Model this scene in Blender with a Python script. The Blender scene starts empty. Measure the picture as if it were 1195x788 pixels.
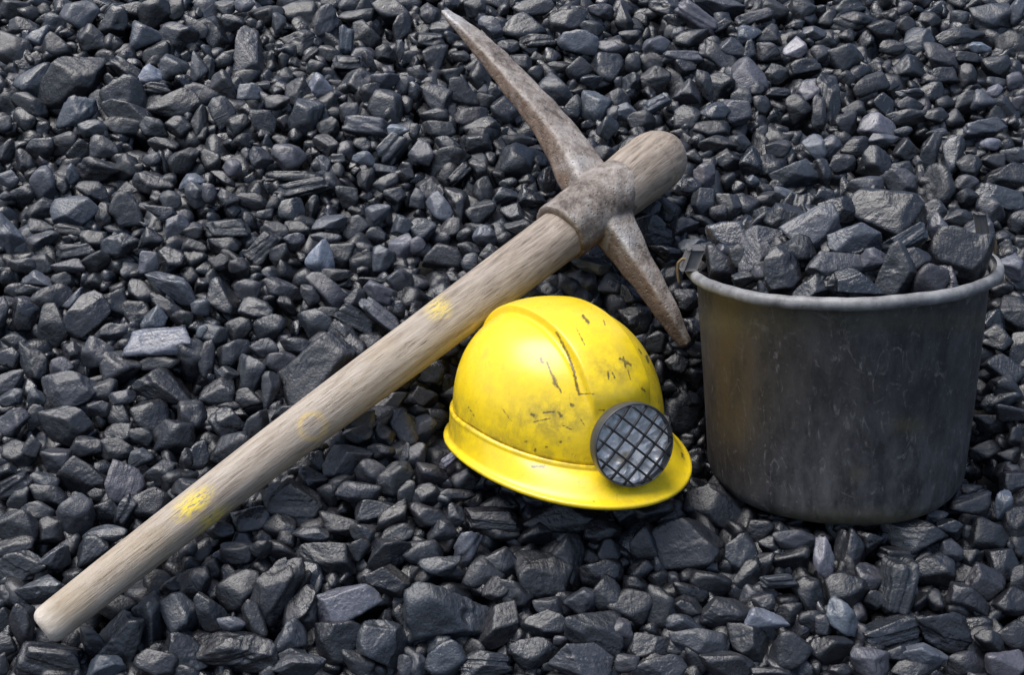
import bpy, bmesh, math, random
import numpy as np
from mathutils import Vector

# ------------------------------------------------------------------ camera, sky, sun, exposure
C = bpy.context.scene
COL = C.collection
F_PX, PW, PH = 1300.0, 1195.0, 788.0            # focal length and photo size in photo pixels
SLOPE, PITCH, DIST = math.radians(27), math.radians(22), 1300.0 / 1050.0
FW = np.array([0, math.cos(PITCH), -math.sin(PITCH)]); RT = np.array([1.0, 0, 0]); UP = np.cross(RT, FW)
CAM = -DIST * FW
cam_d = bpy.data.cameras.new('camera'); cam = bpy.data.objects.new('camera', cam_d); COL.objects.link(cam)
cam.location = CAM; cam.rotation_euler = (math.pi / 2 - PITCH, 0, 0)
cam_d.sensor_fit = 'HORIZONTAL'; cam_d.angle = 2 * math.atan(PW / 2 / F_PX)
cam_d.clip_start = 0.05; cam_d.clip_end = 60
C.camera = cam

SUN_EL, SUN_AZ = math.radians(69), math.radians(-92)    # azimuth from +Y towards +X
w = bpy.data.worlds.new('World'); C.world = w; w.use_nodes = True
wn, wl = w.node_tree.nodes, w.node_tree.links
wn.clear()
sky = wn.new('ShaderNodeTexSky'); sky.sky_type = 'NISHITA'; sky.sun_disc = False
sky.sun_elevation = SUN_EL; sky.sun_rotation = SUN_AZ; sky.air_density = 1.0; sky.dust_density = 3.0; sky.ozone_density = 1.0
bg = wn.new('ShaderNodeBackground'); bg.inputs['Strength'].default_value = 0.075
wo = wn.new('ShaderNodeOutputWorld'); wl.new(sky.outputs[0], bg.inputs[0]); wl.new(bg.outputs[0], wo.inputs[0])
sd = bpy.data.lights.new('sun', 'SUN'); sd.energy = 1.5; sd.angle = math.radians(44); sd.color = (1.0, 0.98, 0.94)
sun = bpy.data.objects.new('sun', sd); COL.objects.link(sun)
sun_dir = Vector((math.sin(SUN_AZ) * math.cos(SUN_EL), math.cos(SUN_AZ) * math.cos(SUN_EL), math.sin(SUN_EL)))
sun.rotation_euler = sun_dir.to_track_quat('Z', 'Y').to_euler()
C.view_settings.view_transform = 'Standard'; C.view_settings.look = 'None'
C.view_settings.exposure = 1.3; C.view_settings.gamma = 1.0
C.render.film_transparent = False
C.cycles.max_bounces = 6

# ------------------------------------------------------------------ geometry of the slope
N = np.array([0, -math.sin(SLOPE), math.cos(SLOPE)])     # normal of the coal slope
V = np.array([0, math.cos(SLOPE), math.sin(SLOPE)])      # up along the slope
rng = np.random.default_rng(7)

BK_BASE = np.array([0.3415, -0.0990, -0.1190]); BK_LEAN = 0.076
BK_AX = np.array([-.058, math.sin(BK_LEAN), math.cos(BK_LEAN)]); BK_AX /= np.linalg.norm(BK_AX)
BK_FR = np.array([0, -math.cos(BK_LEAN), math.sin(BK_LEAN)]); BK_FR -= BK_AX * (BK_FR @ BK_AX); BK_FR /= np.linalg.norm(BK_FR)
BK_RT, BK_RB, BK_H = 0.1535, 0.1318, 0.2399
HM_R = np.array([[0.5192, 0.8547, -0.0051], [-0.8492, 0.5165, 0.1102], [0.0968, -0.0529, 0.9939]]); HM_P = np.array([0.0442, -0.1143, -0.0623])

def sstep(a, b, x):
    t = np.clip((x - a) / (b - a), 0, 1); return t * t * (3 - 2 * t)

def surfn(u, v):
    """height of the coal surface over the slope plane, at slope coordinates u, v"""
    u = np.asarray(u, float); v = np.asarray(v, float)
    n = 0.008 * np.sin(7.1 * u + 1.3) * np.cos(6.3 * v + .4) + 0.006 * np.sin(13 * u - 9 * v + 2) + 0.004 * np.cos(19 * v + 5 * u)
    n = n - 0.030 * np.exp(-(((u - .165) / .075) ** 2 + ((v - .02) / .10) ** 2))      # hollow between helmet, pick and bucket
    for c, ax, r, lift in ((BK_BASE, BK_AX, BK_RB, 0.004), (HM_P, HM_R[:, 2], 0.105, -0.004)):
        bu, bv = c[0], c @ V                      # level terrace dug into the slope under bucket and helmet
        P0 = np.zeros(u.shape + (3,)); P0[..., 0] = u; P0 += v[..., None] * V
        plane = ((c - P0) @ ax) / (N @ ax) + lift
        wgt = 1 - sstep(r + 0.015, r + 0.10, np.hypot(u - bu, v - bv))
        n = n + wgt * np.minimum(plane - n, 0)
    return n

def ray(px, py):
    return FW + RT * ((px - PW / 2) / F_PX) - UP * ((py - PH / 2) / F_PX)

def hit(px, py, n=0.0):
    d = ray(px, py); return CAM + d * ((n - CAM @ N) / (d @ N))

def hit_surf(px, py, dn=0.0):
    n = 0.0
    for _ in range(14):
        p = hit(px, py, n + dn); n += 0.6 * (float(surfn(p[0], p @ V)) - n)
    return hit(px, py, n + dn)

def proj(p):
    d = np.asarray(p) - CAM; z = d @ FW
    return np.stack([PW / 2 + F_PX * (d @ RT) / z, PH / 2 - F_PX * (d @ UP) / z, z], -1)

# ------------------------------------------------------------------ mesh helpers
def mesh_from(name, verts, faces, attrs=None, smooth=True):
    """verts (n,3), faces list of tuples or (m,k) array -> mesh"""
    me = bpy.data.meshes.new(name)
    verts = np.asarray(verts, np.float32)
    if isinstance(faces, np.ndarray):
        k = faces.shape[1]; nf = len(faces)
        me.vertices.add(len(verts)); me.vertices.foreach_set('co', verts.ravel())
        me.loops.add(nf * k); me.loops.foreach_set('vertex_index', faces.astype(np.int32).ravel())
        me.polygons.add(nf); me.polygons.foreach_set('loop_start', np.arange(nf, dtype=np.int32) * k)
        me.update(calc_edges=True)
    else:
        me.from_pydata(verts.tolist(), [], [tuple(int(i) for i in f) for f in faces]); me.update()
    me.polygons.foreach_set('use_smooth', [smooth] * len(me.polygons))
    for nm, a in (attrs or {}).items():
        a = np.asarray(a, np.float32)
        if a.ndim == 1:
            at = me.attributes.new(nm, 'FLOAT', 'POINT'); at.data.foreach_set('value', a)
        else:
            at = me.attributes.new(nm, 'FLOAT_VECTOR', 'POINT'); at.data.foreach_set('vector', a.ravel())
    return me

def obj(name, me, mat, parent=None):
    o = bpy.data.objects.new(name, me); COL.objects.link(o)
    me.materials.append(mat)
    if parent is not None: o.parent = parent
    return o

def tag(o, label=None, cat=None, group=None, kind=None):
    for k, v in (('label', label), ('category', cat), ('group', group), ('kind', kind)):
        if v: o[k] = v
    return o

def empty(name, loc):
    o = bpy.data.objects.new(name, None); COL.objects.link(o); o.location = loc; o.empty_display_size = .02; return o

def grid_faces(nu, nv, wrap_u=True):
    """rows nv, columns nu (wrapping) -> quads"""
    i = np.arange(nv - 1)[:, None]; j = np.arange(nu if wrap_u else nu - 1)[None, :]
    j2 = (j + 1) % nu
    return np.stack([i * nu + j, i * nu + j2, (i + 1) * nu + j2, (i + 1) * nu + j], -1).reshape(-1, 4)

def tube(path, rad, seg=10, caps=True):
    path = np.asarray(path, float); n = len(path); rad = np.broadcast_to(rad, (n,))
    tan = np.gradient(path, axis=0); tan /= np.linalg.norm(tan, axis=1)[:, None]
    a = np.array([0, 0, 1.0]) if abs(tan[0][2]) < .9 else np.array([1.0, 0, 0])
    vs = []
    for k in range(n):
        a = a - tan[k] * (a @ tan[k]); a /= np.linalg.norm(a); b = np.cross(tan[k], a)
        t = np.linspace(0, 2 * np.pi, seg, endpoint=False)
        vs.append(path[k] + rad[k] * (np.cos(t)[:, None] * a + np.sin(t)[:, None] * b))
    vs = np.concatenate(vs); fs = [tuple(f) for f in grid_faces(seg, n)]
    if caps: fs += [tuple(range(seg))[::-1], tuple(range((n - 1) * seg, n * seg))]
    return vs, fs

def merge(parts):
    V_, F_, k = [], [], 0
    for v, f in parts:
        V_.append(np.asarray(v)); F_ += [tuple(int(i) + k for i in x) for x in f]; k += len(v)
    return np.concatenate(V_), F_

def lathe(prof, base, ax, fr, seg=160):
    """prof rows of (radius, height)"""
    sd_ = np.cross(ax, fr); t = np.linspace(0, 2 * np.pi, seg, endpoint=False)
    dirs = np.cos(t)[:, None] * fr + np.sin(t)[:, None] * sd_
    vs = np.concatenate([base + ax * h + dirs * r for r, h in prof])
    return vs, grid_faces(seg, len(prof))

# ------------------------------------------------------------------ material helpers
class NT:
    def __init__(s, name):
        s.m = bpy.data.materials.new(name); s.m.use_nodes = True
        s.n, s.l = s.m.node_tree.nodes, s.m.node_tree.links
        s.b = s.n['Principled BSDF']; s.out = s.n['Material Output']
    def new(s, t, **kw):
        x = s.n.new(t)
        for k, v in kw.items(): setattr(x, k, v)
        return x
    def link(s, a, b): s.l.new(a, b)
    def put(s, sock, v):
        if hasattr(v, 'is_output') or isinstance(v, bpy.types.NodeSocket): s.l.new(v, sock)
        else: sock.default_value = v
    def math(s, op, a, b=0.0, c=0.0, clamp=False):
        x = s.new('ShaderNodeMath', operation=op, use_clamp=clamp)
        s.put(x.inputs[0], a); s.put(x.inputs[1], b); s.put(x.inputs[2], c); return x.outputs[0]
    def attr(s, name, vec=False):
        x = s.new('ShaderNodeAttribute', attribute_name=name); return x.outputs['Vector' if vec else 'Fac']
    def vmath(s, op, a, b=(0, 0, 0)):
        x = s.new('ShaderNodeVectorMath', operation=op); s.put(x.inputs[0], a)
        if op == 'SCALE': s.put(x.inputs['Scale'], b)
        else: s.put(x.inputs[1], b)
        return x.outputs[0]
    def noise(s, vec, scale, detail=4, rough=.55, dist=0.0):
        x = s.new('ShaderNodeTexNoise'); s.put(x.inputs['Vector'], vec); x.inputs['Scale'].default_value = scale
        x.inputs['Detail'].default_value = detail; x.inputs['Roughness'].default_value = rough; x.inputs['Distortion'].default_value = dist
        return x.outputs['Fac']
    def voro(s, vec, scale, feature='F1', out='Color'):
        x = s.new('ShaderNodeTexVoronoi', feature=feature); s.put(x.inputs['Vector'], vec); x.inputs['Scale'].default_value = scale
        return x.outputs[out]
    def ramp(s, fac, stops):
        x = s.new('ShaderNodeValToRGB'); s.put(x.inputs[0], fac); e = x.color_ramp.elements
        while len(e) < len(stops): e.new(.5)
        for k, (p, c) in enumerate(stops):
            e[k].position = p; e[k].color = tuple(c) + (1,) if len(c) == 3 else c
        return x.outputs[0]
    def mix(s, fac, a, b, mode='MIX'):
        x = s.new('ShaderNodeMix', data_type='RGBA', blend_type=mode)
        s.put(x.inputs[0], fac)
        for sock, v in ((x.inputs[6], a), (x.inputs[7], b)):
            if isinstance(v, tuple) and len(v) == 3: v = v + (1,)
            s.put(sock, v)
        return x.outputs[2]
    def remap(s, v, a, b, c, d):
        x = s.new('ShaderNodeMapRange'); s.put(x.inputs[0], v)
        for i, q in enumerate((a, b, c, d)): s.put(x.inputs[i + 1], q)
        return x.outputs[0]
    def bump(s, h, strength, dist, normal=None):
        x = s.new('ShaderNodeBump'); s.put(x.inputs['Height'], h); x.inputs['Strength'].default_value = strength; x.inputs['Distance'].default_value = dist
        if normal is not None: s.l.new(normal, x.inputs['Normal'])
        return x.outputs[0]
    def set(s, **kw):
        for k, v in kw.items():
            sock = s.b.inputs[k.replace('_', ' ')]
            if isinstance(v, tuple) and len(v) == 3 and sock.type == 'RGBA': v = v + (1,)
            s.put(sock, v)
        return s.m
    def objco(s): return s.new('ShaderNodeTexCoord').outputs['Object']

def mat_coal():
    t = NT('coal')
    tone, gloss, seed = t.attr('tone'), t.attr('gloss'), t.attr('seed')
    co = t.vmath('ADD', t.objco(), t.new('ShaderNodeCombineXYZ').outputs[0])
    sv = t.new('ShaderNodeCombineXYZ'); t.link(seed, sv.inputs[0]); t.link(t.math('MULTIPLY', seed, 1.7), sv.inputs[1]); t.link(t.math('MULTIPLY', seed, .6), sv.inputs[2])
    co = t.vmath('ADD', t.objco(), sv.outputs[0])
    rot = t.new('ShaderNodeVectorRotate', rotation_type='EULER_XYZ'); t.link(co, rot.inputs['Vector'])
    rv = t.new('ShaderNodeCombineXYZ'); t.link(t.math('MULTIPLY', seed, 5.1), rv.inputs[0]); t.link(t.math('MULTIPLY', seed, 9.7), rv.inputs[1]); t.link(t.math('MULTIPLY', seed, 3.3), rv.inputs[2])
    t.link(rv.outputs[0], rot.inputs['Rotation']); rc = rot.outputs[0]
    strata = t.noise(t.vmath('MULTIPLY', rc, (1, 1, 7)), 45, 5, .6)
    fine = t.noise(co, 420, 4, .65); mid = t.noise(co, 95, 5, .6); big = t.noise(co, 28, 3, .5)
    cells = t.voro(t.vmath('ADD', co, t.vmath('SCALE', rc, .3)), 85)
    # albedo: patchy film over black coal, part dust, part lit faces painted in
    dust = t.math('MULTIPLY', tone, t.remap(t.math('ADD', t.math('MULTIPLY', big, .55), t.math('MULTIPLY', mid, .45)), .3, .7, .45, 1.45))
    film = t.mix(t.math('FRACT', t.math('MULTIPLY', seed, 3.37)), (.28, .345, .435), (.355, .34, .415))
    base = t.mix(t.math('MINIMUM', dust, 1.0), (.0045, .0056, .0090), film)
    base = t.mix(t.remap(fine, .3, .75, 0, 1), t.mix(.32, base, (.0, .0, .0)), base)
    base = t.mix(t.remap(strata, .60, .72, 0, .25), base, (.004, .004, .005))
    warm = t.remap(t.noise(co, 14, 2), .58, .75, 0, .45)
    base = t.mix(warm, base, t.mix(1.0, base, (1.12, .96, .90), 'MULTIPLY'))
    rough = t.math('ADD', t.remap(gloss, 0, 1, .47, .17), t.math('MULTIPLY', t.math('SUBTRACT', mid, .5), .35))
    sparkle = t.math('GREATER_THAN', t.noise(co, 60, 2), t.remap(gloss, 0, 1, .68, .50))
    rough = t.math('SUBTRACT', rough, t.math('MULTIPLY', sparkle, .14), clamp=True)
    n1 = t.bump(t.math('MULTIPLY', strata, t.remap(t.math('FRACT', t.math('MULTIPLY', seed, 7.13)), .45, 1, .08, 1)), .45, .0032)
    n2 = t.bump(mid, .44, .0038, n1)
    n3 = t.bump(t.math('MULTIPLY', cells, t.remap(gloss, 0, 1, .22, 1.5)), .50, .0040, n2)
    n4 = t.bump(fine, .52, .0013, n3)
    return t.set(Base_Color=base, Roughness=rough, Normal=n4, IOR=1.68)

def mat_ground():
    t = NT('coal_dust'); co = t.objco()
    return t.set(Base_Color=t.mix(t.noise(co, 60, 5), (.006, .006, .007), (.03, .031, .034)), Roughness=.8, Normal=t.bump(t.noise(co, 200, 4), .6, .004))

def mat_wood():
    t = NT('weathered_wood'); q = t.attr('grain', True); paint, ring, grime_shade = t.attr('paint'), t.attr('ring'), t.attr('grime_shade')
    st = t.vmath('MULTIPLY', q, (1.0, 9, 9)); st2 = t.vmath('MULTIPLY', q, (1.0, 26, 26))
    g1 = t.noise(st, 21, 6, .66, .5); g2 = t.noise(st2, 30, 5, .72); blot = t.noise(q, 11, 4); fl = t.noise(t.vmath('MULTIPLY', q, (1, 3, 3)), 60, 4)
    g3 = t.noise(t.vmath('MULTIPLY', q, (1, 60, 60)), 9, 4, .7)
    base = t.ramp(t.math('ADD', t.math('MULTIPLY', g1, .5), t.math('MULTIPLY', g2, .5)), [(.34, (.19, .145, .105)), (.48, (.43, .37, .305)), (.64, (.60, .55, .485))])
    base = t.mix(t.remap(g2, .35, .70, .0, .75), base, t.mix(1.0, base, (.52, .46, .40), 'MULTIPLY'))
    base = t.mix(t.remap(blot, .5, .72, 0, .55), base, (.34, .265, .165))
    cr = t.math('MULTIPLY', t.remap(g2, .60, .66, 0, 1), t.remap(g1, .40, .55, 1, 0))
    base = t.mix(t.remap(g3, .60, .66, 0, .7), base, (.13, .10, .075))
    base = t.mix(t.math('MULTIPLY', cr, .9), base, (.075, .055, .04))
    gn = t.math('MULTIPLY', grime_shade, t.remap(fl, .3, .65, .35, 1.1), clamp=True)
    base = t.mix(gn, base, t.mix(t.remap(g1, .35, .6, 0, 1), (.105, .085, .072), (.285, .225, .180)))
    pn = t.math('MULTIPLY', paint, t.remap(t.noise(t.vmath('MULTIPLY', q, (1, 4, 4)), 110, 6, .72), .45, .52, 0, 1), clamp=True)
    base = t.mix(pn, base, (.80, .60, .075))
    base = t.mix(t.math('MULTIPLY', ring, t.remap(fl, .3, .6, .3, .9)), base, (.62, .45, .16))
    h = t.math('SUBTRACT', t.math('ADD', g1, t.math('MULTIPLY', g2, .6)), cr)
    sx_ = t.new('ShaderNodeSeparateXYZ'); t.link(q, sx_.inputs[0])
    base = t.mix(t.math('MULTIPLY', t.remap(sx_.outputs[0], 3.104, 3.122, .8, 0), t.remap(fl, .35, .6, .4, 1)), base, (.66, .60, .53))
    return t.set(Base_Color=base, Roughness=.68, Normal=t.bump(g3, .5, .0012, t.bump(h, .75, .0020)), Specular_IOR_Level=.35)

def mat_iron():
    t = NT('rusted_iron'); co = t.objco(); worn, rust = t.attr('worn'), t.attr('rustface')
    a, b, c = t.noise(co, 22, 6, .65), t.noise(co, 110, 5, .7), t.noise(co, 340, 3, .6)
    base = t.ramp(t.math('ADD', t.math('MULTIPLY', a, .55), t.math('MULTIPLY', b, .45)), [(.38, (.060, .044, .034)), (.47, (.18, .147, .122)), (.58, (.315, .28, .252))])
    pits = t.remap(t.voro(co, 190, 'F1', 'Distance'), .0, .28, 1, 0)
    base = t.mix(t.math('MULTIPLY', pits, t.remap(b, .45, .6, 0, .7)), base, (.045, .026, .017))
    base = t.mix(t.math('MULTIPLY', rust, t.remap(a, .35, .6, .35, .95)), base, (.125, .062, .024))
    wn_ = t.math('MULTIPLY', worn, t.remap(b, .35, .6, .45, 1), clamp=True)
    base = t.mix(wn_, base, (.44, .43, .42))
    return t.set(Base_Color=base, Metallic=t.math('MULTIPLY', wn_, .55), Roughness=t.remap(b, .3, .7, .62, .42),
                 Normal=t.bump(c, .5, .0010, t.bump(t.math('SUBTRACT', b, t.math('MULTIPLY', pits, .5)), .85, .0026, t.bump(a, .5, .006))))

def mat_yellow():
    t = NT('yellow_plastic'); co = t.objco(); sc, dirt = t.attr('scuff'), t.attr('dirt')
    n1, n2 = t.noise(co, 260, 5, .7), t.noise(co, 30, 4)
    base = t.mix(t.remap(n2, .35, .7, 0, .35), (.88, .635, .012), (.82, .55, .010))
    base = t.mix(t.math('MULTIPLY', dirt, t.remap(t.noise(co, 75, 6, .7), .38, .60, 0, .9), clamp=True), base, (.34, .245, .03))
    sm = t.remap(t.math('ADD', sc, t.math('MULTIPLY', t.math('SUBTRACT', t.noise(co, 330, 6, .8), .5), 2.4)), .40, .72, 0, .93)
    specks = t.math('MULTIPLY', t.remap(t.noise(co, 190, 3, .6), .70, .76, 0, .8), t.remap(t.noise(co, 16, 2), .42, .62, .0, 1))
    base = t.mix(t.math('MAXIMUM', sm, specks), base, (.10, .075, .02))
    base = t.mix(t.remap(t.noise(co, 42, 6, .72), .54, .70, 0, .42), base, (.52, .39, .045))
    base = t.mix(t.math('MULTIPLY', t.remap(t.noise(t.vmath('MULTIPLY', co, (60, 14, 22)), 4.0, 5, .75), .61, .66, 0, .5), t.remap(t.noise(co, 20, 2), .45, .6, 0, 1)), base, (.33, .25, .05))
    hair = t.noise(t.vmath('MULTIPLY', co, (30, 200, 60)), 1.0, 5, .7)
    return t.set(Base_Color=base, Roughness=t.remap(n2, .3, .7, .22, .40), Normal=t.bump(hair, .10, .002, t.bump(n2, .05, .004)),
                 Coat_Weight=.25, Coat_Roughness=.25, IOR=1.5)

def mat_bucket():
    t = NT('dusty_black_plastic'); co = t.attr('cyl', True); stain, wear = t.attr('stain'), t.attr('wear')
    a = t.noise(co, 13, 6, .62, .4); b = t.noise(t.vmath('MULTIPLY', co, (2.4, 2.4, 1)), 18, 6, .72); c = t.noise(co, 160, 5, .75); streak = t.noise(t.vmath('MULTIPLY', co, (2.2, 2.2, 1.0)), 34, 5, .7, 1.6)
    base = t.mix(t.remap(a, .35, .72, .0, 1.0), (.011, .0113, .0132), (.031, .0312, .0355))
    base = t.mix(t.math('MULTIPLY', wear, t.remap(b, .40, .66, 0, .75), clamp=True), base, (.120, .119, .124))
    base = t.mix(t.math('MULTIPLY', t.remap(streak, .57, .67, 0, .75), t.remap(c, .4, .6, .2, 1)), base, (.19, .18, .178))
    base = t.mix(t.remap(c, .58, .70, 0, .55), base, (.13, .126, .124))
    for k, (ax, sc1) in enumerate((((14, 14, 1.5), 9), ((1.2, 1.2, 16), 8), ((9, -9, 9), 5))):     # scratches of three directions
        rt_ = t.new('ShaderNodeVectorRotate', rotation_type='Y_AXIS'); t.link(co, rt_.inputs['Vector']); rt_.inputs['Angle'].default_value = (.35, -.5, .9)[k]
        sn = t.noise(t.vmath('MULTIPLY', rt_.outputs[0], ax), sc1, 3, .6, .3)
        msk = t.math('MULTIPLY', t.remap(sn, .66, .71, 0, 1), t.remap(t.noise(co, 24 + 7 * k, 3), .50, .66, 0, .45))
        base = t.mix(msk, base, (.21, .20, .20))
    base = t.mix(t.math('MULTIPLY', stain, t.remap(b, .35, .6, .45, 1), clamp=True), base, (.062, .040, .016))
    base = t.mix(t.math('MULTIPLY', t.attr('olive'), t.remap(c, .35, .6, .3, 1), clamp=True), base, (.092, .080, .042))
    return t.set(Base_Color=base, Roughness=t.remap(c, .3, .7, .70, .48), Normal=t.bump(c, .15, .001, t.bump(a, .12, .006)))

def mat_rim():
    t = NT('worn_grey_rim'); co = t.objco()
    a, c = t.noise(co, 45, 5, .65), t.noise(co, 230, 5, .7)
    base = t.mix(t.remap(a, .35, .65, 0, 1), (.10, .10, .103), (.27, .268, .27))
    base = t.mix(t.remap(c, .58, .7, 0, .7), base, (.045, .043, .045))
    return t.set(Base_Color=base, Roughness=.5, Normal=t.bump(c, .3, .001, t.bump(a, .25, .003)))

def mat_simple(name, col, rough, metal=0.0, ns=120, var=.35, bump=.15):
    t = NT(name); co = t.objco(); n = t.noise(co, ns, 5, .65)
    return t.set(Base_Color=t.mix(t.remap(n, .3, .7, 0, var), col, tuple(c * .35 for c in col)), Roughness=t.remap(n, .3, .7, rough * .85, min(1, rough * 1.2)), Metallic=metal, Normal=t.bump(n, bump, .001))

def mat_reflector():
    t = NT('dulled_reflector'); co = t.objco()
    n = t.noise(co, 50, 3, .5, .4)
    cells = t.voro(co, 95, 'F1', 'Distance')
    base = t.mix(t.remap(t.noise(co, 38, 4, .6), .40, .62, 0, 1), (.97, .96, .95), (.84, .82, .80))
    base = t.mix(t.remap(t.noise(co, 26, 2), .63, .70, 0, .75), base, (.55, .36, .10))
    return t.set(Base_Color=base, Metallic=.12, Roughness=.25, Normal=t.bump(cells, .8, .006, t.bump(n, .8, .012)))

M_COAL, M_GROUND, M_WOOD, M_IRON = mat_coal(), mat_ground(), mat_wood(), mat_iron()
M_YEL, M_BUCKET, M_RIM, M_REFL = mat_yellow(), mat_bucket(), mat_rim(), mat_reflector()
M_BEZEL = mat_simple('black_bezel', (.045, .047, .052), .38, 0, 200, .4)
M_WIRE = mat_simple('dark_wire', (.035, .035, .038), .42, .3, 200, .4)
M_LUG = mat_simple('grey_plastic', (.10, .10, .103), .55, 0, 160, .5)
M_RUSTWIRE = mat_simple('rusty_wire', (.20, .14, .07), .6, .3, 200, .6)

# ------------------------------------------------------------------ the ground under the coal
gu = np.linspace(-2.0, 2.0, 121); gv = np.linspace(-1.3, 2.2, 107)
U_, V_ = np.meshgrid(gu, gv)
P_ = np.zeros(U_.shape + (3,)); P_[..., 0] = U_; P_ = P_ + V_[..., None] * V + (surfn(U_, V_) - .055)[..., None] * N
g = obj('ground', mesh_from('ground', P_.reshape(-1, 3), grid_faces(len(gu), len(gv), False)), M_GROUND)
tag(g, 'black coal dust slope underneath the loose lumps', kind='structure')

# ------------------------------------------------------------------ pickaxe
HA, HB = hit(50, 737, .040), hit(787, 169, .058)
HX = (HB - HA) / np.linalg.norm(HB - HA); HLEN = np.linalg.norm(HB - HA)
HW = N - HX * (N @ HX); HW /= np.linalg.norm(HW); HT = np.cross(HW, HX)      # HT points up the slope, across the handle
pick = empty('pickaxe', HA)
tag(pick, 'rusty miner\'s pickaxe with a thick weathered wooden handle lying across the coal', 'pickaxe')

_ss = np.linspace(0, 1, 201); _pp = proj(HA + HX * HLEN * _ss[:, None]); _ff = np.hypot(_pp[:, 0] - _pp[0, 0], _pp[:, 1] - _pp[0, 1]); _ff /= _ff[-1]
def along(frac): return np.interp(frac, _ff, _ss)                    # share of the handle's length as seen -> share of its true length
def seen(s): return np.interp(s, _ss, _ff)

def px_scale(p): return (np.asarray(p) - CAM) @ FW / F_PX           # metres per photo pixel at p

def build_handle():
    s_px = [0.0, 0.006, 0.02, 0.10, 0.30, 0.55, 0.78, 0.84, 0.90, 0.945, 0.975, 0.99, 1.0]
    w_px = [26, 46.0, 49.5, 51, 55.5, 61, 64, 64, 71, 75, 71, 57, 30]
    ns, seg = 240, 72
    s = np.concatenate([.012 * (1 - np.cos(np.linspace(0, np.pi / 2, 14))), np.linspace(.014, .94, ns - 30), 1 - .06 * np.cos(np.linspace(0, np.pi / 2, 26)) ** 1.0])
    s = np.unique(np.clip(s, 0, 1))
    wpx = np.interp(seen(s), s_px, w_px)
    lo_ = s < .012; wpx[lo_] = 49 * (.50 + .50 * np.sqrt(np.clip(1 - (1 - s[lo_] / .012) ** 2.4, 0, 1)))
    sb = s > .945
    wpx[sb] = 75 * np.sqrt(np.clip(1 - ((s[sb] - .945) / .0555) ** 2.2, 0.0, 1))
    vs, gr = [], []
    th = np.linspace(0, 2 * np.pi, seg, endpoint=False)
    for k, si in enumerate(s):
        c = HA + HX * HLEN * si
        c = c + HT * (.0022 * math.sin(5 * si + .4)) + HW * .0015 * math.sin(7 * si)
        r = wpx[k] / 2 * px_scale(c)
        el = 0.86 + .06 * float(sstep(.74, .86, si))
        wob = 1 + .012 * np.sin(3 * th + 9 * si) + .008 * np.sin(5 * th - 21 * si)
        jag = 0
        if si < .01: jag = 0
        vs.append(c + (np.cos(th) * r * wob)[:, None] * HT + (np.sin(th) * r * el * wob)[:, None] * HW + np.multiply.outer(np.zeros(seg) + jag, HX))
        gr.append(np.stack([np.full(seg, HLEN * si), r * np.cos(th), r * np.sin(th)], 1))
    # worn, slightly slanted lower end
    vs = np.concatenate(vs); gr = np.concatenate(gr)
    n = len(s); fs = [tuple(f) for f in grid_faces(seg, n)]
    c0, c1 = len(vs), len(vs) + 1
    vs = np.concatenate([vs, [HA + HX * .002, HB]]); gr = np.concatenate([gr, [[0, 0, 0], [HLEN, 0, 0]]])
    fs += [(c0, (j + 1) % seg, j) for j in range(seg)] + [(c1, (n - 1) * seg + j, (n - 1) * seg + (j + 1) % seg) for j in range(seg)]
    p = proj(vs); x, y = p[:, 0], p[:, 1]
    top = np.concatenate([np.tile(np.sin(th) > -.35, n), [False, False]])
    ax = np.array([.795, -.607]); pr = np.array([.607, .795])
    def patch(cx, cy, a, b):
        q = np.stack([x - cx, y - cy], 1); return np.clip(1.35 - np.hypot(q @ ax / a, q @ pr / b), 0, 1) * top
    paint = np.maximum.reduce([patch(226, 588, 26, 13), .75 * patch(250, 606, 22, 10), .62 * patch(512, 360, 15, 15), .3 * patch(560, 395, 20, 18)])
    d = np.hypot(x - 365, y - 498); ring = np.clip(1 - np.abs(d - 15) / 4.5, 0, 1) * top * .9
    sx = seen(gr[:, 0] / HLEN)
    low = np.concatenate([np.tile(np.clip(-np.cos(th) * .9 + .05, 0, 1), n), [0, 0]])      # downhill side darkened, shade put into the colour
    grime_shade = np.maximum.reduce([sstep(.50, .82, sx) * .72, sstep(.80, .9, sx) * .70,   .22 * low, .55 * patch(245, 590, 45, 24)])
    gr = gr + np.array([3.1, 1.7, .4])
    return obj('handle', mesh_from('handle', vs - HA, fs, {'grain': gr, 'paint': paint, 'ring': ring, 'grime_shade': np.clip(grime_shade, 0, 1)}), M_WOOD, pick)
build_handle()

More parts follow.
